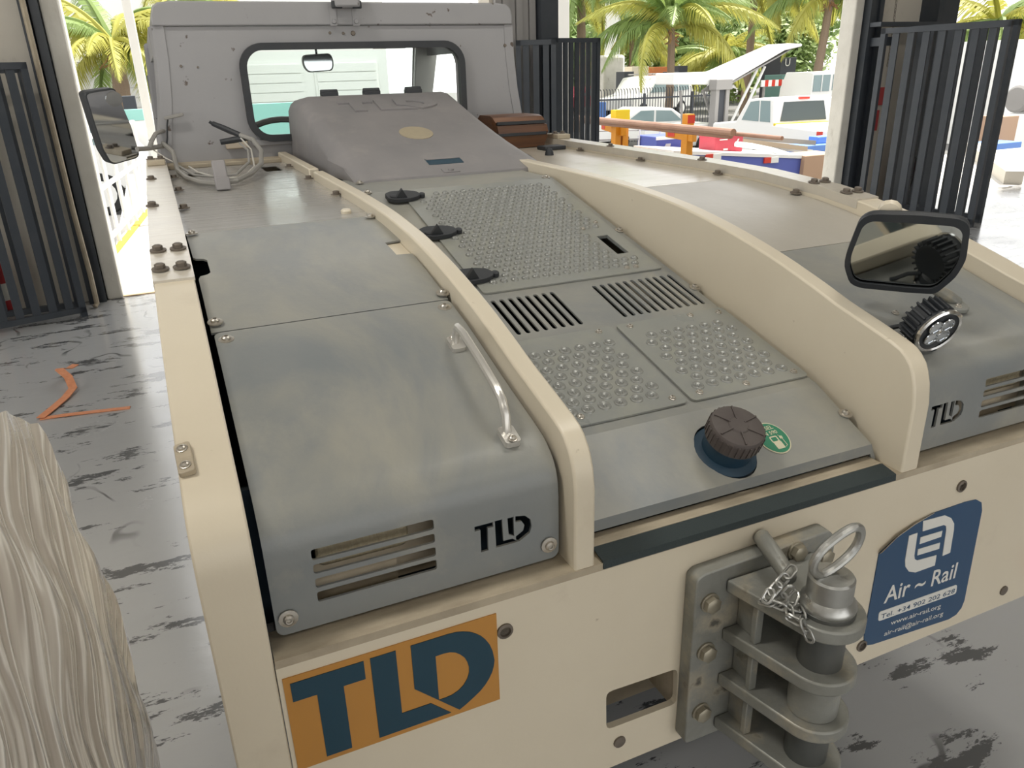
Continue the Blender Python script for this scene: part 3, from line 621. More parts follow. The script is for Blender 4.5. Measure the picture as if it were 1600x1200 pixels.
# bent corner posts and sides
for s in (-1, 1):
    mb = MB(); A = [(s*.742, 1.715), (s*.745, 1.60), (s*.760, 1.45), (s*.781, 1.33), (s*.803, 1.213)]
    mb.grid([[(x-s*.045, Y0-.004, z), (x-s*.004, Y0-.002, z), (x+s*.004, Y0+.016, z), (x+s*.006, Y0+.16, z)] for x, z in A])
    mb.build('corner_post', cab_paint, cabw, smooth=50, solid=.02)
    sd = MB(); sd.box((s*.735-.015, Y0+.14, 1.62), (s*.735+.015, Y1, 1.72)); sd.box((s*.775-.02, Y0+.05, .5), (s*.775+.02, Y1, 1.19))
    sd.tube([(s*.735, Y1-.02, 1.70), (s*.76, Y1+.22, 1.2)], .035, 8); sd.build('cab_side', cab_paint, TR, smooth=30)
rf = MB(); rows = []
for y, dz in ((Y0-.012, -.03), (Y0-.014, -.075)): pass
RP = [(-.735, 1.714), (-.735, 1.752), (-.726, 1.78), (-.705, 1.795), (-.66, 1.80), (.66, 1.80), (.705, 1.795), (.726, 1.78), (.735, 1.752), (.735, 1.714)]
rf.prism(RP, Y0-.012, Y1+.05, 1); ROOF = rf.build('cab_roof', cab_paint, TR, smooth=50, bevel=.006)
fl = MB(); fl.box((-.76, Y0, 1.16), (.76, Y0+.05, 1.215)); fl.box((-.795, 2.50, 1.205), (.795, 2.62, 1.222)); lab(fl.build('cab_foot_flange', cream_dirty, cabw, smooth=0, bevel=.003), 'folded flange at the foot of the cab')
ds = MB(); ds.box((-.70, Y1-.15, .7), (.70, Y1, 1.22)); ds.box((-.70, Y1, .45), (.70, Y1+.5, 1.12)); ds.box((-.70, Y0+.05, .4), (.70, Y1, .46)); lab(ds.build('dashboard', black, TR, bevel=.02), 'dark dashboard and nose')
wsg = MB().grid([[(-.70, Y1-.02, 1.70), (.70, Y1-.02, 1.70)], [(-.72, Y1+.20, 1.2), (.72, Y1+.20, 1.2)]]).build('windscreen', glass_m, TR, smooth=0, solid=.004)
pl = MB(); pl.box((-.025, -.03, -.03), (.025, .03, .62)); 
tp = MB().prism([(.60, 1.20), (.70, 1.20), (.80, 1.72), (.665, 1.72)], 3.78, 3.82, 1).build('windscreen_pillar', fix, TR, bevel=.006)
sv = MB().box((.40, 3.75, 1.66), (.585, 3.765, 1.70)).build('sun_visor', cream_dirty, TR)
stw = MB(); stw.tube([(-.17+.20*math.cos(q)*1.0, 3.55+.09*math.sin(q), 1.225+.17*math.sin(q)*.55) for q in [2*math.pi*i/28 for i in range(28)]], .016, 8, closed=True); stw.tube([(-.17, 3.55, 1.22), (-.17, 3.85, 1.05)], .02, 8)
stw.tube([(-.36, 3.55, 1.225), (.02, 3.55, 1.225)], .012, 6); stw.build('steering_wheel', cable_grey, TR)
im = MB(); c = V((.088, 3.78, 1.598)); im.prism([(c.x+p[0], c.z+p[1]) for p in roundpoly([(-.082, .038), (.075, .045), (.088, .0), (.078, -.045), (-.062, -.052), (-.086, -.012)], .04, 4)], 3.77, 3.79, 1)
IM = lab(im.build('cab_mirror', fix, TR, bevel=.004), 'oval interior mirror behind the cab window')
lab(MB().prism([(c.x+p[0]*.9, c.z+p[1]*.88) for p in roundpoly([(-.082, .038), (.075, .045), (.088, .0), (.078, -.045), (-.062, -.052), (-.086, -.012)], .04, 4)], 3.766, 3.77, 1).build('glass', mirror_far, IM, smooth=0), 'mirror face')
MB().tube([(c.x, 3.785, c.z+.03), (c.x, 3.8, 1.72)], .006, 6).build('mirror_stem', black, IM)
# details on the rear wall: conduit, connector, holes, roof lamp
cd = MB(); cd.box((-.44, Y0-.022, 1.268), (-.27, Y0-.002, 1.292)); lab(cd.build('conduit', cab_paint, cabw, bevel=.003), 'narrow conduit')
lab(MB().box((-.545, Y0-.03, 1.263), (-.46, Y0-.002, 1.300)).build('beige_connector', beige_cap, cabw, bevel=.004), 'beige connector block')
for x, z, r in ((-.66, 1.575, .005), (-.60, 1.57, .004), (.02, 1.685, .010), (-.02, 1.685, .006), (-.075, 1.687, .006), (.70, 1.63, .008)): put('rivet', MB().lathe([(r, 0), (r*.8, .004)], 10).mesh('rivet', bolt_rust), basis((x, Y0-.001, z), (0, -1, 0)), cabw)
lm = MB(); lm.box((-.06, 2.53, 1.775), (.045, 2.60, 1.86)); WLR = lm.build('roof_work_lamp', cab_paint, ROOF, bevel=.01)
for xa, xb in ((-.07, -.028), (.012, .05)): lab(MB().box((xa, 2.535, 1.772), (xb, 2.55, 1.80)).build('lamp_edge', black, ROOF, bevel=.004), 'black lamp edge')
for x in (-.058, .034):
    b_ = MB(); b_.box((x-.014, 2.588, 1.712), (x+.014, 2.596, 1.79)); b_.lathe([(.010, 0), (.008, .006)], 8, basis((x, 2.588, 1.728), (0, -1, 0))); b_.build('lamp_bracket', cab_paint, ROOF)

# chassis below the body, wheels
ch = MB(); ch.box((-.74, .5, .35), (.74, 4.3, .62)); lab(ch.build('chassis', dark_bay, TR, smooth=0), 'dark chassis')
def wheel(x, y):
    R = Matrix.Translation((x, y, .37)) @ Matrix.Rotation(math.pi/2, 4, 'Y')
    w = MB().lathe([(.2, -.11), (.34, -.115), (.37, -.09), (.37, .09), (.34, .115), (.2, .11)], 32, R).build('wheel', tyre, TR)
    MB().lathe([(.2, -.118), (.19, -.09), (.06, -.07), (.05, -.02), (.05, .02), (.06, .07), (.19, .09), (.2, .118)], 24, R).build('rim', cream, w)
for x in (-.66, .66):
    for y in (1.0, 3.4): wheel(x, y)

# left cab mirror
M = frame2((-.9322, 2.4427, 1.3773), (.88603, .46362, 0), (.0475, -.0908, .9947))
LO = roundpoly([(-.0800, .112), (-.0695, .1195), (.0199, .1290), (.0335, .1232), (.0537, .0523), (.0689, 0), (.0850, -.108), (.0736, -.1212), (-.0139, -.1355), (-.0317, -.1284), (-.0514, -.081), (-.0675, .0197)], .008, 2)
lm = MB().prism(LO, -.05, 0, 2, M).build('side_mirror', black, TR, bevel=.006); lab(lm, 'tall black side mirror on the cab')
LI = [(p[0]*.93+.0005, p[1]*.955) for p in LO]
lab(MB().prism(LI, .0005, .002, 2, M).build('glass', mirror_far, lm, smooth=0), 'mirror glass')
cv = [(a, b) for a, b in circ(.020, .092, .030, .026, 20)]
cv = [(x, y) for x, y in cv]
sp_ = MB(); sp_.prism(cv, .001, .0035, 2, M); lab(sp_.build('blind_spot_mirror', mirror_m, lm, smooth=30), 'small round blind spot mirror')
br = MB(); br.tube([(-.868, 2.46, 1.292), (-.835, 2.50, 1.289), (-.79, 2.56, 1.289), (-.757, 2.615, 1.290)], .009, 8); br.tube([(-.826, 2.51, 1.290), (-.812, 2.53, 1.315), (-.795, 2.555, 1.337), (-.775, 2.59, 1.343), (-.757, 2.615, 1.344)], .008, 8)
lab(br.build('mirror_arm', cable_grey, lm), 'grey tube arm')

# right rear-view mirror on the right cover, tilted down, with its bracket
M = frame2((.42695, .155, 1.1925), (.6207, -.78405, 0), (-.3131, -.24787, .9168))
RO = roundpoly([(-.1036, -.0082), (-.105, -.0352), (-.0916, -.0752), (-.0735, -.0840), (.0173, -.0850), (.0543, -.0828), (.0620, -.0764), (.0844, -.0416), (.0948, -.0022), (.0904, .0621), (.0840, .0753), (.0709, .0822), (.0068, .0858), (-.0656, .0832), (-.0793, .0763), (-.0879, .0635)], .012, 2)
RI = roundpoly([(-.0942, -.0096), (-.0955, -.0365), (-.0855, -.0652), (-.0728, -.0723), (.0159, -.0738), (.048, -.0722), (.0576, -.0655), (.0758, -.036), (.0844, -.0032), (.0809, .0515), (.0757, .061), (.0645, .0671), (.009, .0685), (-.0642, .0685), (-.0733, .0634), (-.0805, .0536)], .012, 2)
rm = MB(); rows = [[M @ V((p[0]*k, p[1]*k+dy, h)) for p in RO+RO[:1]] for k, h, dy in ((.99, .004, 0), (1.0, 0, 0), (1.0, -.006, 0), (.92, -.020, -.002), (.7, -.032, -.003), (.3, -.038, -.003))]
rm.grid(rows); RMI = rm.build('rear_view_mirror', black, TR, smooth=45); lab(RMI, 'wide black framed mirror above the right cover')
fr = plate([RO, RI], lambda a, b: M @ V((a, b, .004))); lab(fr.build('mirror_frame', black, RMI, smooth=0, solid=.004), 'black mirror frame')
lab(MB().prism(RI, -.002, .0008, 2, M).build('glass', mirror_m, RMI, smooth=0), 'mirror glass')
lab(MB().lathe([(.02, 0), (.018, .01), (.008, .014)], 12, M @ Matrix.Translation((-.040, .074, -.026))).build('mirror_knob', cream, RMI), 'cream knob at the back')
ar = MB(); ar.tube([(.625, .183, 1.062), (.600, .188, 1.080), (.562, .192, 1.100), (.515, .190, 1.125), (.465, .180, 1.165), (.435, .165, 1.205)], [.014, .013, .0115, .011, .011, .011], 10)
BF = basis((.606, .182, deckz(.182)+.004), deckn(.182), (1, -.3, 0))
ar.prism(roundpoly([(-.052, -.012), (-.030, -.026), (.022, -.026), (.032, -.016), (.032, .020), (.018, .026), (-.03, .02)], .008), 0, .010, 2, BF)
lab(ar.build('mirror_arm', galv, RMI, smooth=40, bevel=.002), 'grey cast mirror bracket')
for a, b in ((-.028, -.002), (.006, -.014), (.018, .016)): put('screw', BOLT_SMALL, BF @ Matrix.Translation((a, b, .010)), RMI)

# round LED work lamp on the right cover
n = V((-.10, -.93, -.36)).normalized(); LMc = basis((.412, .056, 1.074), n, (1, 0, 0)) @ Matrix.Scale(.88, 4)
wl_ = MB().lathe([(.030, -.052), (.040, -.05), (.042, -.012), (.046, -.010), (.047, .002)], 28, LMc)
for i in range(22):
    q = 2*math.pi*i/22; wl_.box((.038, -.0022, -.050), (.0505, .0022, -.008), LMc @ Matrix.Rotation(q, 4, 'Z'))
WL = wl_.build('work_lamp', black, TR, bevel=.0008); lab(WL, 'round finned work lamp')
lab(MB().lathe([(.046, -.001), (.0515, 0), (.052, .005), (.048, .008), (.044, .006), (.043, .001)], 32, LMc).build('lamp_ring', chrome, WL), 'bright lamp ring')
lab(MB().lathe([(.0435, .001), (.001, .0012)], 28, LMc).build('reflector', galv, WL), 'reflector')
for i in range(4):
    q = math.radians(45+90*i+8); Mq = LMc @ Matrix.Translation((.0195*math.cos(q), .0195*math.sin(q), .002))
    lab(MB().lathe([(.0158, .004), (.0148, .0058), (.0128, .0062), (.0120, .0035), (.0105, .0030), (.0098, .0012), (.006, .0008), (.0045, .0025), (.001, .003)], 20, Mq).build('led_cup', mirror_far, WL), 'round LED cup')
put('lamp_screw', BOLT_SMALL, LMc @ Matrix.Translation((0, 0, .003)), WL)
fb = MB(); FBm = basis((.430, .098, deckz(.10)+.004), deckn(.1)); fb.lathe([(.030, 0), (.030, .006), (.024, .010), (.022, .024), (.012, .03)], 22, FBm); lab(fb.build('lamp_foot', black, WL), 'black lamp foot')
lab(MB().lathe([(.0305, .004), (.0325, .006), (.0305, .008)], 24, FBm, cap=False).build('foot_ring', chrome, WL), 'bright ring of the lamp foot')
lab(MB().tube([(.415, .110, 1.06), (.405, .130, 1.062), (.398, .15, 1.052), (.392, .157, deckz(.157))], .0045, 8).build('lamp_cable', black, WL), 'black lamp cable')

def smooth_loop(P, k=4):
    P = [V(p) for p in P]; n = len(P); out = []
    for i in range(n):
        a, b, c, d = P[i-1], P[i], P[(i+1) % n], P[(i+2) % n]
        for j in range(k):
            t = j/k; out.append(.5*((2*b)+(c-a)*t+(2*a-5*b+4*c-d)*t*t+(3*b-a-3*c+d)*t**3))
    return out
# tow hitch: base plate, four tapering jaw plates, webs, bushes, pin with ring, chain
HT = MB().prism(roundpoly([(-.147, .435), (.140, .432), (.140, .770), (.125, .790), (-.135, .783), (-.147, .775)], .010, 3), -.030, -.001, 1).build('tow_hitch', galv, TR, bevel=.004); lab(HT, 'galvanised multi-level tow hitch')
for x, zz in ((-.119, (.726, .628, .499)), (.115, (.745, .63, .50))):
    for z in zz: put('bolt', BOLT_BIG, basis((x, -.030, z), (0, -1, 0), (1, 0, .4)), HT)
put('bolt', BOLT_BIG, basis((.052, -.03, .772), (0, -1, 0)), HT)
RD, YP = .056, -.153
def jaw(z, w=.089):
    arc = [(RD*math.sin(q), YP-RD*math.cos(q)) for q in [math.radians(-82+164*i/16) for i in range(17)]]
    poly = [(-w, -.031), ]+arc+[(w, -.031)]
    return MB().prism(poly, z-.023, z, 2).build('jaw_plate', galv, HT, bevel=.003)
JZ = [.760, .664, .570, .474]
for z in JZ: jaw(z)
for a, b in zip(JZ[1:], JZ[:-1]):
    for s in (-1, 1):
        w = MB(); w.box((s*.062-.007, -.085, a), (s*.062+.007, -.074, b-.023)); w.prism([(-.031, a), (-.08, a), (-.08, b-.023), (-.031, b-.023)], s*.056-.004, s*.056+.004, 0); w.build('web', galv, HT, bevel=.0015)
PM = Matrix.Translation((0, YP, 0))
pin = MB().lathe([(.033, .42), (.0335, .43), (.0335, .74)], 28, PM).build('hitch_pin', pin_steel, HT); lab(pin, 'dark hitch pin')
lab(MB().lathe([(.0385, .571), (.039, .60), (.039, .641)], 28, PM).build('bush', galv, HT), 'pale bush between the middle plates')
lab(MB().lathe([(.041, .760), (.041, .7665), (.0395, .768)], 28, PM).build('washer', pin_steel, HT), 'dark washer')
lab(MB().lathe([(.0405, .768), (.0415, .772), (.0405, .777), (.0335, .786), (.0335, .818), (.031, .8215), (.001, .822)], 32, PM).build('pin_head', steel, HT), 'bright pin head')
rg = [(1283, 897), (1268, 886), (1265, 868), (1276, 848), (1296, 832), (1318, 822), (1333, 822), (1342, 835), (1342, 856), (1333, 872), (1315, 885), (1297, 897)]
RGP = [(-.022, .8255), (-.035, .838), (-.038, .855), (-.028, .873), (-.007, .887), (.018, .896), (.035, .894), (.044, .881), (.042, .860), (.031, .844), (.011, .831), (-.008, .8245)]
lab(MB().tube(smooth_loop([(a, YP+.004+(b-.83)*-.10, b) for a, b in RGP]), .0068, 10, closed=True).build('pull_ring', steel, HT), 'steel pull ring')
lug = MB(); lug.tube([(-.004, -.004, .803), (-.014, -.05, .796), (-.024, -.092, .788), (-.026, -.104, .786)], [.014, .014, .0135, .009], 12); lab(lug.build('chain_lug', galv, HT, bevel=.003), 'grey lug beside the pin')
LK = MB().tube([(.0065*math.cos(q)+(.0055 if math.cos(q) > 0 else -.0055), .0066*math.sin(q), 0) for q in [2*math.pi*(i+.5)/12 for i in range(12)]], .0021, 6, closed=True).mesh('chain_link', steel)
cpath = [(-.020, -.105, .806), (-.036, -.108, .797), (-.050, -.108, .785), (-.058, -.11, .772), (-.048, -.115, .766), (-.040, -.118, .776), (-.034, -.122, .788), (-.030, -.128, .776), (-.038, -.132, .767), (-.026, -.140, .765), (-.030, -.150, .764), (-.040, -.165, .756), (-.038, -.172, .744), (-.046, -.168, .762), (-.054, -.150, .764), (-.046, -.138, .768), (-.056, -.125, .770), (-.064, -.108, .766), (-.066, -.112, .778), (-.056, -.110, .790)]
def along(path, step):
    out = []; P = [V(p) for p in path]; d = 0
    for a, b in zip(P, P[1:]):
        L = (b-a).length
        while d < L: out.append((a+(b-a)*(d/L), (b-a).normalized())); d += step
        d -= L
    return out
for i, (p, t) in enumerate(along(cpath, .0178)):
    x = t; z = V((.2, -.6, .8)) if i % 2 else V((.9, .3, .1)); z = (z-x*z.dot(x)).normalized(); y = z.cross(x)
    Mx = Matrix((x, y, z)).transposed().to_4x4(); Mx.translation = p+V((-.014, 0, 0)); put('chain_link', LK, Mx, HT)

# wiring loom on the left deck
lo = thing('wiring_loom', 'loose grey wiring loom looped on the worn deck plate in front of the cab', 'cable', (-.62, 1.75, 1.212))
zz = 1.214
main = [(-.775, 2.58, 1.30), (-.745, 2.50, 1.27), (-.745, 2.42, 1.235), (-.745, 2.25, zz+.012), (-.725, 2.02, zz+.008), (-.69, 1.85, zz+.008), (-.645, 1.76, zz+.01), (-.59, 1.78, zz+.014), (-.53, 1.90, zz+.02), (-.478, 2.05, zz+.034), (-.455, 2.2, zz+.065), (-.462, 2.34, zz+.095), (-.50, 2.42, zz+.11), (-.54, 2.45, zz+.125)]
MB().tube(main, .0085, 8).build('cable', cable_grey, lo)
MB().tube([(-.735, 2.30, zz+.02), (-.70, 2.05, zz+.012), (-.645, 1.85, zz+.022), (-.58, 1.86, zz+.025), (-.52, 2.02, zz+.045), (-.50, 2.2, zz+.07), (-.51, 2.36, zz+.085)], .0045, 6).build('cable', cable_grey, lo)
lab(MB().tube([(-.705, 2.28, zz+.02), (-.685, 2.12, zz+.014), (-.63, 1.9, zz+.012), (-.56, 1.87, zz+.012), (-.505, 2.02, zz+.03), (-.487, 2.22, zz+.07), (-.50, 2.40, zz+.10)], .003, 6).build('cable', cable_white, lo), 'thin white cable')
lab(MB().tube([(-.81, 2.55, 1.30), (-.822, 2.52, 1.318), (-.808, 2.54, 1.322), (-.82, 2.55, 1.285), (-.775, 2.50, 1.25), (-.748, 2.46, 1.235)], .0025, 6).build('cable', cable_white, lo), 'thin white cable')
lab(MB().tube([(-.765, 2.59, 1.285), (-.755, 2.585, 1.32), (-.748, 2.585, 1.365), (-.742, 2.585, 1.385)], .003, 6).build('cable', black, lo), 'thin dark cable')
lab(MB().box((-.012, -.008, -.006), (.06, .008, .006), Matrix.Translation((-.742, 2.58, 1.392)) @ Matrix.Rotation(-.18, 4, 'Y')).build('plug', cable_grey, lo, bevel=.002), 'grey plug end')
pg = MB(); pg.tube([(-.50, 2.42, zz+.11), (-.55, 2.45, zz+.135), (-.59, 2.46, zz+.155)], [.010, .011, .009], 8); pg.tube([(-.585, 2.46, zz+.15), (-.60, 2.46, zz+.162)], .006, 6); lab(pg.build('plug', black, lo), 'dark connector plug')
lab(MB().tube([(-.47, 2.40, zz+.098), (-.52, 2.42, zz+.094), (-.575, 2.42, zz+.088)], [.008, .012, .010], 8).build('plug', black, lo), 'dark connector plug')
cl = MB(); cl.prism([(1.715, 1.212), (1.745, 1.212), (1.80, 1.285), (1.775, 1.295)], -.655, -.615, 0); cl.prism([(1.70, 1.212), (1.725, 1.212), (1.745, 1.24), (1.72, 1.25)], -.657, -.613, 0)
lab(cl.build('cable_clamp', dust_plastic, lo, bevel=.004), 'grey clamp holding the cables')

# brown grooved wooden block on the right deck
wb = thing('wooden_block', 'brown grooved wooden chock block lying on the cream deck beside the grey cowl', 'wooden block', (.66, 2.4, 1.214))
z0 = 1.2145; pr = [(2.33, z0), (2.325, z0+.025), (2.31, z0+.05), (2.318, z0+.054), (2.318, z0+.060), (2.305, z0+.064), (2.308, z0+.095), (2.32, z0+.098), (2.32, z0+.105), (2.312, z0+.108), (2.325, z0+.128), (2.345, z0+.135), (2.46, z0+.135), (2.50, z0+.12), (2.50, z0)]
rows = []
for x, k in ((.52, 1), (.71, 1), (.745, .99), (.755, .97)):
    rows.append([(x+.016*math.sin((p[1]-z0)/.135*math.pi)-.012*((p[1]-z0)/.135), 2.40+(p[0]-2.40)*k, z0+(p[1]-z0)*k) for p in pr])
w_ = MB().grid(rows); n_ = len(pr); w_.add(rows[-1], [tuple(range(n_))]); w_.add(rows[0], [tuple(range(n_))])
w_.build('block', wood_brown, wb, smooth=25)
for za in (.052, .0985):
    gv = MB(); gv.box((.525, 2.302, z0+za), (.752, 2.325, z0+za+.012)); lab(gv.build('groove', black, wb, smooth=0), 'dark groove')
# ------------------------------------------------------------------ wrapped pallet load in the left foreground
def film_material():
    m = bpy.data.materials.new('wrinkled_stretch_film'); m.use_nodes = True; nt = m.node_tree; N = nt.nodes; L = nt.links
    b = N['Principled BSDF']; out = N['Material Output']
    tc = N.new('ShaderNodeTexCoord'); bumpers = []
    def nz(rot, sc, scale, detail=4, dist=0):
        mp = N.new('ShaderNodeMapping'); mp.inputs['Rotation'].default_value = rot; mp.inputs['Scale'].default_value = sc
        mp0 = N.new('ShaderNodeMapping'); mp0.inputs['Rotation'].default_value = rot
        L.new(tc.outputs['Object'], mp0.inputs[0]); mp.inputs['Rotation'].default_value = (0, 0, 0); L.new(mp0.outputs[0], mp.inputs[0])
        n = N.new('ShaderNodeTexNoise'); n.inputs['Scale'].default_value = scale; n.inputs['Detail'].default_value = detail; n.inputs['Distortion'].default_value = dist; L.new(mp.outputs[0], n.inputs['Vector']); return n.outputs[0]
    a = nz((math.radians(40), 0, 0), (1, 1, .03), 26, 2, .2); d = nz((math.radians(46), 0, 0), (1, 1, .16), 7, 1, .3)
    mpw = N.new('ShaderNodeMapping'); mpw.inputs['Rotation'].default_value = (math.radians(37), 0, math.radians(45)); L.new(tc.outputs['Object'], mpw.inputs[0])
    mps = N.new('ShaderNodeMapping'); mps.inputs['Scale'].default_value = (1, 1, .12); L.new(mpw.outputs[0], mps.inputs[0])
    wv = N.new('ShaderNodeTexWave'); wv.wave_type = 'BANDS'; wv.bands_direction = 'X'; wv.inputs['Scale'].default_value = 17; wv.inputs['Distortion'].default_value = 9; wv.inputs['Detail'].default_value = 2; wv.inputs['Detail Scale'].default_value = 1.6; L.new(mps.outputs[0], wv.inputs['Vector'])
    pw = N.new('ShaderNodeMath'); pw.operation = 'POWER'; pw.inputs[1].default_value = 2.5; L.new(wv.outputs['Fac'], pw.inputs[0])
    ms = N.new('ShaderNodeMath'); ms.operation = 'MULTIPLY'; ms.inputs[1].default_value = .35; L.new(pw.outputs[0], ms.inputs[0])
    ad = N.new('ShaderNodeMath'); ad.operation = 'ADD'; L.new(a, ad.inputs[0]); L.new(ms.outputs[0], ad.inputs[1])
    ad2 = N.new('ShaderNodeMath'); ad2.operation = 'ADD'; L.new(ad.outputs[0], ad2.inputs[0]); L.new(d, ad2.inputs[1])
    bp = N.new('ShaderNodeBump'); bp.inputs['Strength'].default_value = .6; bp.inputs['Distance'].default_value = .008; L.new(ad2.outputs[0], bp.inputs['Height'])
    b.inputs['Base Color'].default_value = (.68, .65, .62, 1); b.inputs['Roughness'].default_value = .11; b.inputs['Specular IOR Level'].default_value = 1.0; b.inputs['Coat Weight'].default_value = .8; b.inputs['Coat Roughness'].default_value = .08
    L.new(bp.outputs[0], b.inputs['Normal'])
    cr = N.new('ShaderNodeMapRange'); cr.inputs[1].default_value = .56; cr.inputs[2].default_value = .86; L.new(ad.outputs[0], cr.inputs[0]); mc = N.new('ShaderNodeMix'); mc.data_type = 'RGBA'; mc.inputs[6].default_value = (.72, .66, .60, 1); mc.inputs[7].default_value = (.93, .91, .87, 1); L.new(cr.outputs[0], mc.inputs[0]); L.new(mc.outputs[2], b.inputs['Base Color'])  # whiter folded film, with pale streaks coloured in to stand for glints
    r = N.new('ShaderNodeMapRange'); r.inputs[1].default_value = .5; r.inputs[2].default_value = .85; r.inputs[3].default_value = .72; r.inputs[4].default_value = .97; L.new(ad.outputs[0], r.inputs[0]); L.new(r.outputs[0], b.inputs['Alpha'])
    return m
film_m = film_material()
carton_m = mat('brown_carton', (.34, .27, .21), .8, var=((.27, .21, .16), 3, .6))
pal_wood = mat('pallet_timber', (.4, .29, .18), .8, var=((.3, .2, .12), 8, .7, (1, 6, 1)))
PX0, PX1, PY0, PY1, PZ0, PZ1 = -2.15, -.968, -1.0, .235, .14, 1.235
pt = thing('wrapped_pallet', 'tall pallet of brown cartons in glossy wrinkled clear stretch film', 'pallet load', ((PX0+PX1)/2, (PY0+PY1)/2, 0))
for i in range(5): MB().box((PX0+.02, PY0+.02+i*.27, .10), (PX1-.02, PY0+.14+i*.27, .125)).build('deck_board', pal_wood, pt, smooth=0)
for x in (PX0+.04, (PX0+PX1)/2-.05, PX1-.14): MB().box((x, PY0+.02, 0), (x+.10, PY1-.02, .10)).build('bearer', pal_wood, pt, smooth=0)
for i in range(2):
    for j in range(3):
        for k in range(3):
            w, d, h = (PX1-PX0-.05)/2, (PY1-PY0-.05)/3, (PZ1-.24)/3
            x, y, z = PX0+.025+i*w, PY0+.025+j*d, .125+k*h
            MB().box((x+.004, y+.004, z), (x+w-.004, y+d-.004, z+h-.004)).build('carton', carton_m, pt, smooth=0, bevel=.006)
rr = random.Random(3); per = rrect(PX0, PY0, PX1, PY1, .05, 5); P = []
for a, b in zip(per, per[1:]+per[:1]):
    n_ = max(1, int(math.hypot(b[0]-a[0], b[1]-a[1])/.02))
    for i in range(n_): P.append((a[0]+(b[0]-a[0])*i/n_, a[1]+(b[1]-a[1])*i/n_))
cx, cy = (PX0+PX1)/2, (PY0+PY1)/2; rows = []
nzr = 46
for k in range(nzr+6):
    z = .10+(PZ1-.10)*min(1, k/nzr); ins = 0 if k <= nzr else (k-nzr)/5
    row = []
    for i, (x, y) in enumerate(P+P[:1]):
        i %= len(P); s = i*.02
        w = .0035*math.sin(s*31+z*17)+.002*math.sin(s*73-z*41+1)+.003*math.sin(z*23+s*9)
        bul = .012*math.sin(min(1, (z-.1)/(PZ1-.1))*math.pi)-.022*max(0, (z-.85)/.3)
        d = V((x-cx, y-cy)).normalized(); q = 1-.55*ins; zz_ = z+.02*ins+(.006*math.sin(s*40) if ins else 0)-(z/PZ1)**4*.10*math.exp(-((x-PX1)**2+(y-PY1)**2)/.022)
        row.append((cx+(x-cx+d.x*(w+bul))*q, cy+(y-cy+d.y*(w+bul))*q, zz_))
    rows.append(row)
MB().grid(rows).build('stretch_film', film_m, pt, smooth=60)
tl = MB()
tl.tube([(-1.30, .12, 1.165), (-1.22, .16, 1.20), (-1.13, .19, 1.235), (-1.075, .205, 1.245), (-1.045, .21, 1.225), (-1.04, .215, 1.19)], [.03, .034, .026, .022, .018, .012], 9)
tl.tube([(-1.18, .15, 1.16), (-1.13, .20, 1.195), (-1.085, .225, 1.215), (-1.05, .23, 1.20)], [.02, .016, .018, .008], 7)
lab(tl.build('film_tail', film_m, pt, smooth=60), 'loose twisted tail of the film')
# ------------------------------------------------------------------ strap on the floor
strap_m = mat('orange_web_strap', (.72, .30, .15), .7, var=((.5, .17, .07), 40, .6))
so = []
def ribbon(pts, w, h):
    mb = MB(); rows = []
    for i, p in enumerate(pts):
        p = V(p); a = V(pts[max(0, i-1)]); b = V(pts[min(len(pts)-1, i+1)]); t = (b-a).normalized(); s = t.cross(V((0, 0, 1))).normalized()*w/2
        rows.append([p-s, p+s])
    return mb.grid(rows)
s1 = ribbon([(-1.558, 3.27, .005), (-1.45, 3.255, .008), (-1.30, 3.235, .006), (-1.155, 3.215, .004)], .032, .003)
s2 = ribbon([(-1.555, 3.265, .008), (-1.51, 3.38, .008), (-1.465, 3.50, .010), (-1.435, 3.60, .020), (-1.455, 3.68, .06), (-1.50, 3.76, .085), (-1.505, 3.83, .065), (-1.47, 3.89, .04), (-1.44, 3.93, .045)], .042, .003)
s1.add(s2.v, s2.f); st = s1.build('cargo_strap', strap_m, None, smooth=60, solid=.004); tag(st, 'orange webbing strap lying bent on the scuffed grey floor', 'strap')
# ------------------------------------------------------------------ gates, extinguishers, chain, pipes by the doors
def gate(label, P0, P1, z0, z1, n, w, group=None, fr=.04, skip=()):
    t = thing('steel_gate', label, 'gate', (P0[0], P0[1], 0), group)
    a, b = V((*P0, 0)), V((*P1, 0)); d = (b-a).normalized(); L_ = (b-a).length; nn = V((-d.y, d.x, 0))
    F = Matrix((d, nn, V((0, 0, 1)))).transposed().to_4x4(); F.translation = a
    fm = MB(); fm.box((0, -fr/2, z1-fr), (L_, fr/2, z1), F); fm.box((0, -fr/2, z0+.03), (L_, fr/2, z0+.03+fr), F); fm.box((0, -fr/2, z0), (fr, fr/2, z1), F); fm.box((L_-fr, -fr/2, z0), (L_, fr/2, z1), F)
    fm.build('gate_frame', black_gate, t, smooth=0)
    me = MB().box((-w/2, -.010, z0+.05), (w/2, .010, z1-fr+.005)).mesh('slat', black_gate, 0)
    for i in range(n):
        if i in skip: continue
        put('slat', me, F @ Matrix.Translation((L_*(i+1)/(n+1), 0, 0)), t)
    return t, F
g1, F = gate('black steel gate leaf folded open by the left door behind the stretch film', (-1.462, 5.20), (-2.42, 4.885), .0, 1.66, 9, .05)
g1b, F = gate('black steel gate leaf right against the wall, behind the left gate', (-1.50, 5.36), (-2.45, 5.30), .0, 1.64, 5, .045)
g2, F = gate('short black gate leaf with light slats beside the brown wooden block', (2.06, 5.50), (2.36, 5.36), .0, 1.76, 3, .05)
g3, F = gate('dark gate leaf with narrow light gaps left of the yellow rack', (2.36, 5.40), (2.83, 5.46), .0, 1.77, 7, .042, fr=.035, skip=())
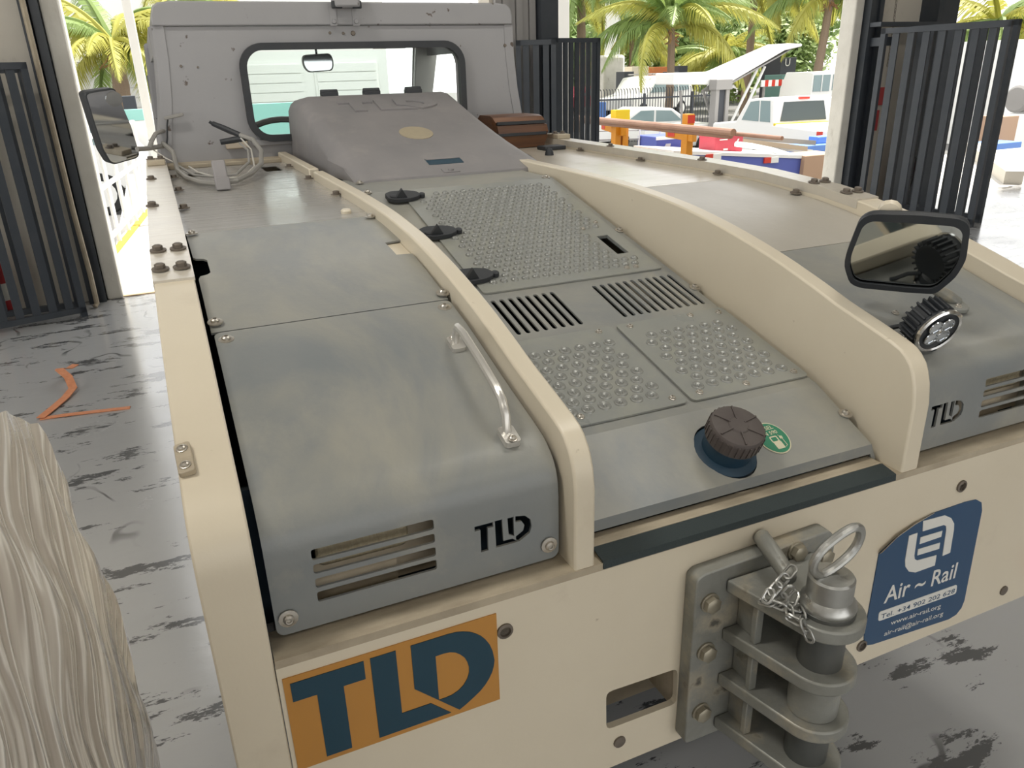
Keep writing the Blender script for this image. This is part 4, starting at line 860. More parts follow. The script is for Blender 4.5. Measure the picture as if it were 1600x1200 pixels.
g4, F = gate('tall black gate leaf swung into the hall behind the mirror, its nearer layer', (6.0, 5.35), (6.285, 4.20), .0, 1.82, 7, .066, fr=.05)
g5, F = gate('tall black gate leaf behind the mirror, its farther layer showing bright gaps', (6.42, 5.36), (6.56, 4.32), .0, 1.84, 9, .066, fr=.05)
mb = MB().box((5.98, 5.36, 1.84), (6.9, 5.5, 1.88)); tag(mb.build('gate_rail', black_gate, None, smooth=0), 'black steel bar on top of the right gate, fixed to the wall', 'bar')
pv = MB().tube([(-1.43, 5.47, 4.0), (-1.425, 5.46, 1.5), (-1.42, 5.44, .7), (-1.405, 5.41, .25), (-1.405, 5.40, .03), (-1.42, 5.38, .012)], .018, 8); tag(pv.build('conduit_pipe', cream_dirty, None), 'thin cream pipe running down the left door track', 'pipe')
ext_red = mat('extinguisher_red', (.42, .035, .04), .35); ext_lab = mat('extinguisher_label', (.7, .68, .62), .5)
def ext(x, y, z, label, s=1):
    t = thing('fire_extinguisher', label, 'fire extinguisher', (x, y, z))
    MB().lathe([(.001, z), (.072*s, z), (.075*s, z+.02), (.075*s, z+.36*s), (.06*s, z+.41*s), (.022*s, z+.44*s), (.02*s, z+.47*s)], 18, Matrix.Translation((x, y, 0))).build('cylinder', ext_red, t)
    MB().lathe([(.0765*s, z+.08*s), (.0765*s, z+.2*s)], 18, Matrix.Translation((x, y, 0)), cap=False).build('label_band', ext_lab, t)
    h = MB(); h.box((x-.02, y-.09*s, z+.46*s), (x+.02, y+.02, z+.49*s)); h.box((x-.012, y-.10*s, z+.51*s), (x+.012, y+.02, z+.525*s)); h.box((x-.015, y-.015, z+.45*s), (x+.015, y+.015, z+.52*s)); h.build('handle', black, t)
    MB().tube([(x, y-.03, z+.47*s), (x+.09*s, y-.05, z+.42*s), (x+.10*s, y-.04, z+.2*s), (x+.09*s, y-.02, z+.1*s)], .011, 6).build('hose', black, t)
ext(6.71, 5.42, .10, 'red fire extinguisher standing low behind the right gate'); ext(-1.99, 5.45, .05, 'red fire extinguisher behind the left gate')
wsg_ = MB(); wsg_.box((6.33, 5.60, .82), (6.40, 5.62, 1.03)); t_ = tag(wsg_.build('red_sign', ext_red, None, smooth=0), 'lower red fire sign on the cream wall behind the right gate', 'sign')
wsg_ = MB(); wsg_.box((6.36, 5.60, 1.08), (6.44, 5.62, 1.26)); t_ = tag(wsg_.build('red_sign', ext_red, None, smooth=0), 'upper red fire sign on the cream wall behind the right gate', 'sign')
hc = MB(); lk = [(.008*math.cos(q)+(.010 if math.cos(q) > 0 else -.010), .009*math.sin(q)) for q in [2*math.pi*(i+.5)/8 for i in range(8)]]
for i in range(78):
    z = 4.1-i*.034; x = 6.27+.006*math.sin(i*.2)
    hc.tube([V((x+(b if i % 2 else 0), 5.47+(0 if i % 2 else b), z+a)) for a, b in lk], .003, 5, closed=True)
tag(hc.build('hoist_chain', bolt_rust, None), 'thin door chain hanging beside the right door track', 'chain')
MBk = MB().box((6.02, 5.3, 1.66), (6.10, 5.5, 1.74)); tag(MBk.build('hinge_bracket', black_gate, None), 'black hinge bracket of the right gate', 'bracket')

# ------------------------------------------------------------------ the yard beyond the doors
G0 = -1.2
white_m = mat('white_vehicle_paint', (.8, .8, .78), .35); glassd = mat('dark_car_glass', (.05, .065, .065), .1); glass_l = mat('pale_car_glass', (.22, .30, .31), .12)
yel = mat('yellow_rack_paint', (.62, .24, .006), .5); yel2 = mat('yellow_cap', (.75, .55, .01), .5); red_l = mat('red_reflector', (.6, .04, .02), .4); pipe_b = mat('brown_steel_pipe', (.28, .15, .10), .5, var=((.4, .24, .16), 3, .6))
blue_p = mat('blue_cart_paint', (.09, .12, .42), .5); blue_l = mat('light_blue_plastic', (.12, .25, .62), .5); red_p = mat('red_crate_plastic', (.45, .045, .07), .5); card = mat('pale_cardboard', (.45, .30, .2), .8)
grey_p = mat('grey_machine_paint', (.28, .27, .26), .6); dk = mat('dark_grey_plastic', (.045, .05, .06), .6); teal = mat('teal_screen', (.28, .55, .50), .7); orange_g = mat('orange_goods', (.5, .16, .05), .7); kerb_y = mat('yellow_kerb_paint', (.72, .42, .04), .7)
bark = mat('palm_bark', (.30, .22, .16), .9, var=((.2, .15, .11), 20, .7, (1, 1, 4)), bump=(30, .4, (1, 1, 3))); boot = mat('dry_palm_boot', (.36, .2, .11), .9)
fr_y = mat('yellow_green_frond', (.50, .46, .10), .5, var=((.36, .40, .09), 1.2, .8)); fr_g = mat('green_frond', (.20, .30, .09), .5, var=((.30, .38, .11), 1.0, .7)); leaf_g = mat('tree_leaf_green', (.24, .36, .13), .55, var=((.34, .42, .14), .5, .8)); leaf_y = mat('tree_leaf_yellow_green', (.38, .46, .15), .55, var=((.26, .37, .12), .5, .8))
for m_ in (fr_y, fr_g, leaf_g, leaf_y):
    nt = m_.node_tree; b = nt.nodes['Principled BSDF']; tr_ = nt.nodes.new('ShaderNodeBsdfTranslucent'); mx = nt.nodes.new('ShaderNodeMixShader'); mx.inputs[0].default_value = .4
    src = b.inputs['Base Color'].links[0].from_socket; nt.links.new(src, tr_.inputs[0]); nt.links.new(b.outputs[0], mx.inputs[1]); nt.links.new(tr_.outputs[0], mx.inputs[2]); nt.links.new(mx.outputs[0], nt.nodes['Material Output'].inputs[0])
rp_ = random.Random(11)
def frond_mesh(L_, droop, m, seed, width=.62):
    r = random.Random(seed); mb = MB(); N_ = 12; pts = []
    for i in range(N_+1):
        t = i/N_; pts.append(V((L_*(t-.16*droop*t*t), 0, L_*(.42*t-(.35+.55*droop)*t*t))))
    mb.tube(pts, [.028*(1-.85*i/N_)+.004 for i in range(N_+1)], 5)
    n = 64
    for i in range(n):
        t = .12+.88*i/(n-1); k = min(N_-1, int(t*N_)); f = t*N_-k; p = pts[k].lerp(pts[k+1], f); d = (pts[k+1]-pts[k]).normalized()
        ln = width*math.sin(math.pi*(.15+.82*t))*(.85+.3*r.random())
        for s in (-1, 1):
            side = (V((0, s, 0))+d*(.55+.3*t)+V((0, 0, -.25-.5*droop*r.random()))).normalized(); mid = p+side*ln*.5; tip = p+side*ln*.9+V((0, 0, -ln*(.35+.3*r.random()))); w = d*.0075
            k0 = len(mb.v); mb.v += [tuple(p-w), tuple(p+w), tuple(mid+w*1.1), tuple(mid-w*1.1), tuple(tip)]; mb.f += [(k0, k0+1, k0+2, k0+3), (k0+3, k0+2, k0+4)]
    return mb.mesh('frond', m, 0)
FY = [frond_mesh(1, .5+.25*i, fr_y, i, .21) for i in range(3)]; FG = [frond_mesh(1, .35+.3*i, fr_g, i+9, .21) for i in range(3)]
def palm(base, crown, r, flen, n, label, yel_frac=.5, group=None, seed=1, boots=True, els=(-.55, .75)):
    rg_ = random.Random(seed); t = thing('palm_tree', label, 'palm tree', tuple(base), group); b, c = V(base), V(crown)
    N_ = 16; pts = [b.lerp(c, i/N_)+V((.12*math.sin(i/N_*2.2), 0, 0)) for i in range(N_+1)]; rad = [r*(1.15-.3*i/N_)*(1.0+.09*(i % 2)) for i in range(N_+1)]
    MB().tube(pts, rad, 10).build('trunk', bark, t); top = pts[-1]
    if boots:
        bm_ = MB()
        for i in range(14):
            q = rg_.random()*6.28; bm_.tube([top+V((0, 0, -.1-.5*rg_.random())), top+V((math.cos(q)*r*2.2, math.sin(q)*r*2.2, -.15-.6*rg_.random()))], [.07, .02], 5)
        bm_.build('dry_boot_cluster', boot, t)['kind'] = 'stuff'
    for i in range(n):
        az = 6.283*i/n+rg_.uniform(-.25, .25); el = rg_.uniform(*els); fl = flen*rg_.uniform(.8, 1.1)
        me = (FY if rg_.random() < yel_frac else FG)[rg_.randrange(3)]
        put('frond', me, Matrix.Translation(top) @ Matrix.Rotation(az, 4, 'Z') @ Matrix.Rotation(-el, 4, 'Y') @ Matrix.Rotation(rg_.uniform(-.4, .4), 4, 'X') @ Matrix.Diagonal((fl, fl, fl, 1)), t)
    return t
def ptop(u, v, Y): return far(u, v, Y)
c = ptop(172, 72, 30); palm((c.x-.1, c.y, G0), c, .26, 3.6, 22, 'palm with drooping yellow fronds beyond the left doorway', .85, seed=4)
c = ptop(1046, 42, 27); palm((c.x+.1, c.y, G0), c, .15, 4.3, 24, 'slim palm behind the fence, midway between the two yellow rack posts', .45, seed=5, els=(-.2, .85))
c = ptop(1296, -8, 30); palm((c.x-.5, c.y, G0), c, .2, 4.2, 20, 'palm with a bare trunk beside the chalky white column', .5, seed=6)
c = ptop(1178, -30, 36); palm((c.x, c.y, G0), c, .2, 5.2, 22, 'palm with fronds hanging above the white belt loader', .6, seed=7)
c = ptop(905, -25, 33); palm((c.x, c.y, G0), c, .2, 4.8, 22, 'palm whose fronds hang behind the thick white post', .55, seed=8)
c = ptop(985, 62, 42); palm((c.x, c.y, G0), c, .16, 4.0, 18, 'young palm with yellow arching fronds behind the cream box on the roof rack', .8, seed=9, boots=False)
c = ptop(1125, 88, 42); palm((c.x, c.y, G0), c, .16, 4.2, 18, 'low bushy palm just behind the belt loader boom', .75, seed=10, boots=False)
c = ptop(1560, 35, 26); palm((c.x+.3, c.y, G0), c, .2, 4.6, 20, 'palm at the far right behind the tall black gate', .4, seed=12)
c = ptop(262, 20, 36); palm((c.x, c.y, G0), c, .2, 3.2, 18, 'palm half hidden behind the left edge of the cab', .3, seed=13)
def tree(u, v, Y, rx, rz, m, label, seed, n=5200):
    r = random.Random(seed); c = far(u, v, Y); t = thing('broadleaf_tree', label, 'tree', (c.x, c.y, G0)); mb = MB()
    MB().tube([(c.x, c.y, G0), (c.x+.1, c.y, (G0+c.z)/2), (c.x, c.y, c.z)], [.3, .22, .12], 8).build('trunk', bark, t)
    lobes = [(V((c.x+r.uniform(-1, 1)*rx*.6, c.y+r.uniform(-1, 1)*rx*.4, c.z+r.uniform(-.9, .8)*rz*.6)), r.uniform(.35, .6)) for _ in range(12)]
    for i in range(n):
        lc, k = lobes[r.randrange(12)]; d = V((r.gauss(0, 1), r.gauss(0, 1), r.gauss(0, 1))).normalized(); p = lc+V((d.x*rx*k, d.y*rx*k*.7, d.z*rz*k))*(r.random()**.25)
        a = V((r.gauss(0, 1), r.gauss(0, 1), r.gauss(0, 1))).normalized(); b = a.orthogonal().normalized(); s = r.uniform(.2, .42)
        k0 = len(mb.v); mb.v += [tuple(p-a*s), tuple(p+b*s*.45), tuple(p+a*s), tuple(p-b*s*.45)]; mb.f.append((k0, k0+1, k0+2, k0+3))
    mb.build('foliage', m, t, smooth=0)['kind'] = 'stuff'
for i, (u, v, Y, rx, rz, m, lb_) in enumerate(((895, 45, 48, 5, 4.5, leaf_g, 'dark green tree at the left end of the trees seen through the middle doorway'), (985, 30, 52, 6, 6, leaf_y, 'yellow green tree behind the thick white post'), (1085, 40, 50, 6, 5.5, leaf_g, 'tall green tree behind the slim palm trunk'), (1165, 55, 52, 6, 5, leaf_y, 'bright tree rising above the belt loader boom'), (1240, 60, 54, 5.5, 5, leaf_g, 'green tree at the right end of the trees, beside the chalky column'), (1585, 90, 40, 4, 4, leaf_g, 'green tree seen past the right edge of the tall black gate'), (212, 12, 44, 3, 2.5, leaf_g, 'green tree top beyond the thin white post on the left'), (1010, 20, 66, 9, 7, leaf_g, 'green tree far back between the thick white post and the slim palm'), (1215, 15, 66, 9, 7, leaf_y, 'pale tree far back between the belt loader tip and the chalky column'), (1130, 5, 60, 9, 5, leaf_y, 'pale leafy tree farthest back at the top of the middle doorway'))):
    tree(u, v, Y, rx, rz, m, lb_, 30+i)
# posts outside
def post(x0, x1, y, z1, label, z0=G0, d=None):
    o = MB().box((x0, y, z0), (x1, y+(d or (x1-x0)), z1)).build('white_post', white_m, None, smooth=0, bevel=.01); tag(o, label, 'post')
post(-.875, -.78, 9, 5, 'thin white post standing outside the left doorway', z0=0)
pa, pb = far(953, 100, 36), far(968, 100, 36); post(pa.x, pb.x, 36, 10, 'thick white post on a wide base behind the parked SUV'); PO = COL.objects['white_post.001']
pa, pb = far(945, 86, 35.7), far(978, 86, 35.7); MB().box((pa.x, 35.7, G0), (pb.x, 36.7, pa.z)).build('post_base', white_col, PO, bevel=.15)
post(4.22, 4.42, 9, 5.5, 'narrower white post beside the middle gate')
# railing and yellow kerb on the dock edge
ra, rb_ = V((-1.40, 7.45, 0)), V((-1.03, 10.6, 0)); rd = (rb_-ra).normalized(); rn = V((rd.y, -rd.x, 0))
rt = thing('dock_railing', 'white tube railing along the yellow kerb outside the left doorway', 'railing', tuple(ra)); q = MB()
for z in (.12, .58, 1.06): MB().tube([ra+V((0, 0, z)), rb_+V((0, 0, z))], .026, 8).build('rail', white_m, rt)
for i in range(6):
    p = ra.lerp(rb_, i/5); MB().tube([p, p+V((0, 0, 1.08))], .024, 8).build('baluster', white_m, rt)
kb = MB(); kb.prism([(ra.x, ra.y), (rb_.x, rb_.y), (rb_.x+.07, rb_.y), (ra.x+.07, ra.y)], -.004, .012, 2); struct(kb.build('kerb_stripe', kerb_y, None, smooth=0))
# white warehouse across the yard with three roller doors
wt = thing('warehouse', 'white warehouse with roller doors across the yard behind the left doorway', 'building', (2, 40, G0))
wall_w = mat('white_warehouse_wall', (.82, .82, .80), .8)
MB().box((-12, 40, G0), (10.5, 46, 6.5)).build('wall', wall_w, wt, smooth=0)
for x in (-3.6, 3.2, 6.9):
    d_ = MB(); fr_ = MB(); fr_.box((x-.1, 39.93, G0), (x+3.1, 39.98, 2.25)); fo = lab(fr_.build('roller_door', wall_w, wt, smooth=0), 'grey framed roller door')
    for i in range(8): MB().box((x+.02, 39.86, G0+.02+i*.42), (x+2.98, 39.93, G0+.40+i*.42)).build('door_slat', white_m, fo, smooth=0)
aw = MB().box((-4, 38.5, 2.25), (0, 40, 2.4)).build('awning', grey_p, wt, smooth=0)
# goods bay with shelves, teal screens
gb = thing('goods_shelf', 'dark open goods shelf with orange goods left of the cab', 'shelf', (-.7, 27, G0))
p0, p1 = far(229, 118, 27), far(262, 185, 27)
MB().box((p0.x, 27.5, G0), (p1.x+.4, 27.6, p0.z)).build('back_panel', dk, gb, smooth=0)
for z in (p0.z-.9, p0.z-1.5): MB().box((p0.x, 26.8, z-.05), (p1.x+.4, 27.5, z)).build('shelf_board', dk, gb, smooth=0)
for x in (p0.x, p1.x+.35): MB().box((x, 26.8, G0), (x+.05, 26.86, p0.z)).build('upright', dk, gb, smooth=0)
for i, (dx, z) in enumerate(((.1, p0.z-.9), (.62, p0.z-.9), (.15, p0.z-1.5), (.6, p0.z-1.5))):
    tag(MB().box((p0.x+dx, 26.9, z+.002), (p0.x+dx+.42, 27.3, z+.38)).build('orange_box', orange_g, None, smooth=0, bevel=.02), ('orange box on the left of the upper goods shelf, left of the cab', 'orange box on the right of the upper goods shelf, left of the cab', 'orange box on the left of the lower goods shelf, left of the cab', 'orange box on the right of the lower goods shelf, left of the cab')[i], 'box', 'orange boxes on the goods shelf')
def boxthing(name, label, cat, a, b, m, bevel=.01, group=None):
    return tag(MB().box(a, b).build(name, m, None, smooth=0, bevel=bevel), label, cat, group)
p = far(128, 174, 21); q = far(226, 188, 21); o_ = boxthing('teal_screen', 'teal barrier screen behind the side mirror', 'barrier', (p.x, 21, q.z), (q.x, 21.1, p.z), teal); MB().box((p.x, 21.02, G0), (q.x, 21.08, q.z)).build('white_foot', white_m, o_, smooth=0)
p = far(239, 171, 21.5); q = far(262, 183, 21.5); o_ = boxthing('teal_screen', 'short teal barrier screen between the thin white post and the cab', 'barrier', (p.x, 21.5, q.z), (q.x, 21.6, p.z), teal); MB().box((p.x, 21.52, G0), (q.x, 21.58, q.z)).build('white_foot', white_m, o_, smooth=0)
p = far(378, 163, 22); q = far(470, 205, 22); boxthing('teal_screen', 'long teal barrier screen seen through the cab window', 'barrier', (p.x, 22, G0), (q.x+1, 22.1, p.z), teal)
p = far(200, 150, 23); boxthing('brown_crate', 'small dark crate between the side mirror and the thin white post', 'crate', (p.x-.16, 23, G0), (p.x+.16, 23.6, p.z+.0), dk)
# vehicles
def vehicle(name, label, cat, loc, yaw, prof, w, m, wheels, wins=(), wr=.36, extra=None):
    """prof: (x, z) side outline, front at +x; wins: side window polygons; wheels: x positions"""
    t = thing(name, label, cat, loc); F = Matrix.Translation(loc) @ Matrix.Rotation(yaw, 4, 'Z')
    MB().prism(prof, -w/2, w/2, 1, F).build('body', m, t, smooth=0, bevel=.05)
    for wn_ in wins:
        for s in (-1, 1): MB().prism(wn_, s*w/2-.01, s*w/2+.01, 1, F).build('side_window', glass_l, t, smooth=0)
    for x in wheels:
        for s in (-1, 1):
            R = F @ Matrix.Translation((x, s*(w/2-.09), wr)) @ Matrix.Rotation(-s*math.pi/2, 4, 'X')
            wh = MB().lathe([(wr*.62, .12), (wr*.92, .12), (wr, .08), (wr, -.1)], 20, R).build('wheel', tyre, t); MB().lathe([(wr*.62, .125), (wr*.5, .08), (wr*.25, .07), (wr*.22, .13), (.01, .13)], 16, R).build('hub', white_m, wh)
    if extra: extra(t, F)
    return t, F
def pk(t, F):
    gw = plate([[(-.72, 1.28), (.72, 1.28), (.62, 1.77), (-.62, 1.77)]], lambda a, b: F @ V((-.535-.06*(1.77-b)/.49, a, b))); gw.build('rear_window', glassd, t, smooth=0, solid=.01)
    gw = MB().box((-.56, -.16, 1.83), (-.48, .16, 1.89), F); lab(gw.build('brake_lamp', red_l, t, smooth=0), 'red brake lamp')
    for s in (-1, 1): lab(MB().box((-2.56, s*.88-.07, .86), (-2.50, s*.88+.07, 1.14), F).build('tail_lamp', red_l, t, smooth=0), 'red tail lamp')
    lab(MB().box((-.68, -.93, 1.18), (-.60, .93, 1.24), F).build('yellow_stripe', yel2, t, smooth=0), 'yellow strip below the rear window')
    MB().box((-2.7, -.85, .42), (-2.5, .85, .6), F).build('bumper', grey_p, t, bevel=.02)
p = far(1254, 178, 16.2)
vehicle('pickup_truck', 'white pickup truck with a grey rear window and red tail lamp', 'pickup truck', (p.x+.1, 16.75, G0), math.radians(82), [(-2.55, .4), (2.5, .4), (2.65, .6), (2.6, 1.10), (1.3, 1.22), (.75, 1.83), (-.35, 1.90), (-.52, 1.84), (-.58, 1.22), (-2.52, 1.18)], 1.86, white_m, (-1.6, 1.65), [[(.98, 1.26), (.58, 1.76), (.15, 1.8), (.12, 1.26)], [(.05, 1.26), (.08, 1.8), (-.36, 1.8), (-.44, 1.26)]], extra=pk)
def suvx(t, F):
    MB().box((-1.9, -.7, 1.83), (.5, -.64, 1.88), F).build('roof_rail', grey_p, t, smooth=0); MB().box((-1.9, .64, 1.83), (.5, .7, 1.88), F).build('roof_rail', grey_p, t, smooth=0)
p = far(1010, 135, 31)
vehicle('suv_car', 'white SUV parked behind the black fence left of the slim palm trunk', 'car', (p.x, 31, G0+.6), math.radians(200), [(-2.3, .4), (2.2, .4), (2.35, .9), (1.2, 1.06), (.55, 1.72), (-.2, 1.78), (-2.0, 1.78), (-2.35, 1.1)], 1.9, white_m, (-1.45, 1.45), [[(.95, 1.1), (.5, 1.62), (-.2, 1.66), (-.2, 1.1)], [(-.3, 1.1), (-.3, 1.66), (-1.1, 1.66), (-1.1, 1.1)], [(-1.2, 1.12), (-1.2, 1.66), (-1.85, 1.64), (-2.0, 1.15)]], extra=suvx)
p = far(1010, 178, 24.2)
vehicle('sedan_car', 'white sedan in front of the fence behind the first rack post', 'car', (p.x, 24.2, G0), math.radians(-10), [(-2.2, .35), (2.2, .35), (2.3, .7), (1.3, .92), (.6, 1.38), (-.6, 1.42), (-1.4, 1.0), (-2.2, .95)], 1.8, white_m, (-1.35, 1.4), [[(1.0, .95), (.55, 1.3), (-.02, 1.33), (-.02, .95)], [(-.1, .95), (-.1, 1.33), (-.6, 1.33), (-1.1, 1.0)]])
p = far(944, 158, 41)
vehicle('red_car', 'red car behind the fence beside the middle gate', 'car', (p.x-1.0, 41, G0+.4), math.radians(5), [(-2.0, .35), (2.0, .35), (2.1, .7), (1.2, .9), (.5, 1.4), (-.7, 1.42), (-1.5, .95), (-2.0, .9)], 1.75, red_p, (-1.25, 1.25), [[(.9, .92), (.45, 1.3), (-.6, 1.32), (-1.1, .95)]])
p = far(200, 270, 19)
def trx(t, F):
    MB().box((-3.9, -1.15, 1.0), (.6, 1.15, 3.0), F).build('cargo_box', white_m, t, smooth=0, bevel=.03)
    gm = plate([[(-.8, 1.55), (.8, 1.55), (.75, 2.1), (-.75, 2.1)]], lambda a, b: F @ V((2.04-.2*(b-1.5), a, b))); gm.build('windscreen', glass_l, t, smooth=0, solid=.01)
vehicle('box_truck', 'white truck with a large white wheel beyond the dock railing', 'truck', (p.x-1.9, 19.9, G0), math.radians(-6), [(-3.9, .55), (2.2, .55), (2.3, 1.2), (2.05, 1.5), (1.75, 2.2), (.7, 2.25), (.65, 1.0), (-3.9, 1.0)], 2.1, white_m, (-2.9, 1.45), [[(1.85, 1.5), (1.6, 2.05), (.95, 2.1), (.95, 1.5)]], wr=.46, extra=trx)
p = far(1284, 130, 26); t = thing('yard_tractor', 'white truck cab with a pale glass door, left of the chalky column', 'truck', (p.x, 26, G0)); x0, x1 = p.x-.55, p.x+1.1
MB().prism([(26, G0+.5), (26, p.z+.40), (26.15, p.z+.46), (27.6, p.z+.46), (27.9, p.z-.2), (28, G0+.5)], x0, x1, 0).build('cab', white_m, t, smooth=0, bevel=.03)
MB().box((x0+.08, 25.97, p.z-.32), (x0+.98, 26.0, p.z+.33)).build('door_glass', glass_l, t, smooth=0); MB().box((x0+1.15, 25.97, p.z-.3), (x1-.05, 26.0, p.z+.33)).build('door_glass', glass_l, t, smooth=0); MB().box((x0+.5, 25.95, p.z-.34), (x0+.54, 25.98, p.z+.35)).build('door_bar', white_m, t, smooth=0)
for yy in (26.3, 27.6): MB().lathe([(.2, -.15), (.5, -.15), (.5, .15), (.2, .15)], 18, Matrix.Translation((x0+.1, yy, G0+.5)) @ Matrix.Rotation(math.pi/2, 4, 'Y')).build('wheel', tyre, t)
MB().box((x0-1.5, 26, G0+.5), (x0, 27.5, G0+.9)).build('chassis', white_m, t, smooth=0)
# belt loader
t = thing('belt_loader', 'white belt loader with a raised boom and grey mast behind the rack', 'belt loader', (15.4, 20.8, G0))
A, B, C_ = far(1052, 128, 20.4), far(1112, 128, 20.4), far(1250, 70, 20.4)
bm_ = MB(); bm_.prism([(A.x, A.z+.25), (B.x+.5, B.z+.30), (C_.x-.5, C_.z+.05), (C_.x+.1, C_.z+.03), (C_.x+.1, C_.z-.05), (C_.x-.6, C_.z-.16), (B.x+.6, B.z-.10), (A.x, A.z-.08)], 20.4, 21.4, 1); bm_.build('boom', white_m, t, smooth=0, bevel=.03)
bu = MB(); bu.prism([(B.x+.3, B.z-.30), (B.x+.75, B.z-.05), (C_.x-.15, C_.z-.06), (C_.x-.8, C_.z-.36)], 20.44, 21.36, 1); lab(bu.build('boom_underframe', grey_p, t, smooth=0), 'grey underframe')
c0 = far(1122, 127, 20.3)
for dx in (-.24, .16): MB().box((c0.x+dx, 20.05, G0), (c0.x+dx+.14, 20.35, c0.z+.02)).build('mast_post', grey_p, t, smooth=0, bevel=.02)
MB().box((c0.x-.2, 20.12, G0), (c0.x+.26, 20.3, c0.z-.15)).build('mast_panel', dk, t, smooth=0); MB().box((c0.x-.28, 20.0, c0.z-.25), (c0.x+.34, 20.38, c0.z+.06)).build('mast_head', grey_p, t, smooth=0, bevel=.02)
for (u0, v0, u1, v1) in ((1195, 104, 1160, 180), (1183, 108, 1148, 180), (1098, 140, 1112, 186), (1063, 142, 1066, 190)):
    a = far(u0, v0, 20.7); b = far(u1, v1, 20.7); d = (b-a); e = a+d*((G0-a.z)/d.z) if abs(d.z) > .1 else b
    MB().tube([a, e], .045, 8).build('strut', white_m if u0 > 1150 else grey_p, t)
MB().box((A.x-.2, 20.4, G0+.35), (B.x+.4, 21.6, G0+1.0)).build('chassis', white_m, t, smooth=0, bevel=.03)
for x in (A.x+.3, B.x-.1): MB().lathe([(.15, -.1), (.36, -.1), (.36, .1), (.15, .1)], 18, Matrix.Translation((x, 20.35, G0+.36)) @ Matrix.Rotation(math.pi/2, 4, 'X')).build('wheel', tyre, t)
# fence
f0, f1 = far(926, 152, 26.6), far(1136, 148, 26.6); ft = thing('picket_fence', 'black steel picket fence in front of the parked cars', 'fence', (f0.x, 26.6, G0)); pm_ = MB(); x = f0.x
fence_m = mat('dark_fence_paint', (.06, .065, .08), .5)
while x < f1.x: pm_.tube([(x, 26.6, G0), (x, 26.6, f0.z+.10), (x-.05, 26.55, f0.z+.22), (x-.12, 26.5, f0.z+.26)], .016, 5); x += .13
pm_.build('picket_row', fence_m, ft)['kind'] = 'stuff'
for z in (f0.z-.12, G0+.2): MB().box((f0.x, 26.57, z-.03), (f1.x, 26.63, z+.03)).build('fence_rail', fence_m, ft, smooth=0)
x = f0.x
while x < f1.x: MB().box((x, 26.55, G0), (x+.08, 26.65, f0.z+.06)).build('fence_post', fence_m, ft, smooth=0); x += 2.3
# far row: containers, roof loads, barrier
def fb_(name, label, cat, u0, v0, u1, v1, Y, m, dy=.8, ground=None):
    a, b = far(u0, v0, Y), far(u1, v1, Y); z0 = min(a.z, b.z) if ground is None else ground; return boxthing(name, label, cat, (a.x, Y, z0), (max(b.x, a.x+.1), Y+dy, a.z), m)
fb_('cream_box', 'cream container behind the white SUV', 'container', 988, 104, 1013, 122, 36, cream, 1.5, G0); fb_('red_container', 'faded red container beside the cream one behind the SUV', 'container', 1014, 105, 1044, 122, 36.2, orange_g, 1.5, G0)
fb_('dark_bin', 'dark bin beside the thick white post', 'bin', 976, 112, 990, 134, 34, dk, .8, G0); fb_('dark_bin', 'dark stack right of the slim palm trunk', 'bin', 1050, 112, 1060, 140, 33.5, dk, .8, G0); fb_('dark_bin', 'dark crate on the skyline above the belt loader', 'bin', 1060, 103, 1074, 113, 38, dk, .8, G0)
o = fb_('dark_sign', 'dark container with a pale letter beside the boom tip', 'container', 1221, 90, 1242, 118, 34, dk, 1.5, G0)
a = far(1231, 97, 33.97); me = text_mesh('U', .55, white_ink, depth=.005); ob = bpy.data.objects.new('letter', me); ob.matrix_basis = Matrix.Translation((a.x-.2, 33.97, a.z-.2)) @ Matrix.Rotation(math.pi/2, 4, 'X'); link(ob, o)
fb_('green_dumpster', 'grey green dumpster below the dark container', 'dumpster', 1222, 117, 1264, 132, 30, mat('grey_green_paint', (.10, .2, .17), .6), 1.2, G0)
t = thing('striped_barrier', 'red and white striped barrier left of the white truck cab', 'barrier', tuple(far(1196, 131, 28))); a, b = far(1190, 130, 28), far(1263, 127, 28); n_ = 14
for i in range(n_):
    x0, x1 = a.x+(b.x-a.x)*i/n_, a.x+(b.x-a.x)*(i+1)/n_; MB().box((x0, 28, a.z-.15), (x1, 28.06, a.z+.12)).build('stripe_board', red_l if i % 2 else white_m, t, smooth=0)
for x in (a.x+.2, b.x-.2): MB().box((x, 28.06, G0), (x+.08, 28.14, a.z)).build('barrier_leg', grey_p, t, smooth=0)
fb_('blue_drum', 'light blue bin behind the fence beside the middle gate', 'bin', 937, 160, 947, 172, 27.2, blue_l, .4, G0)
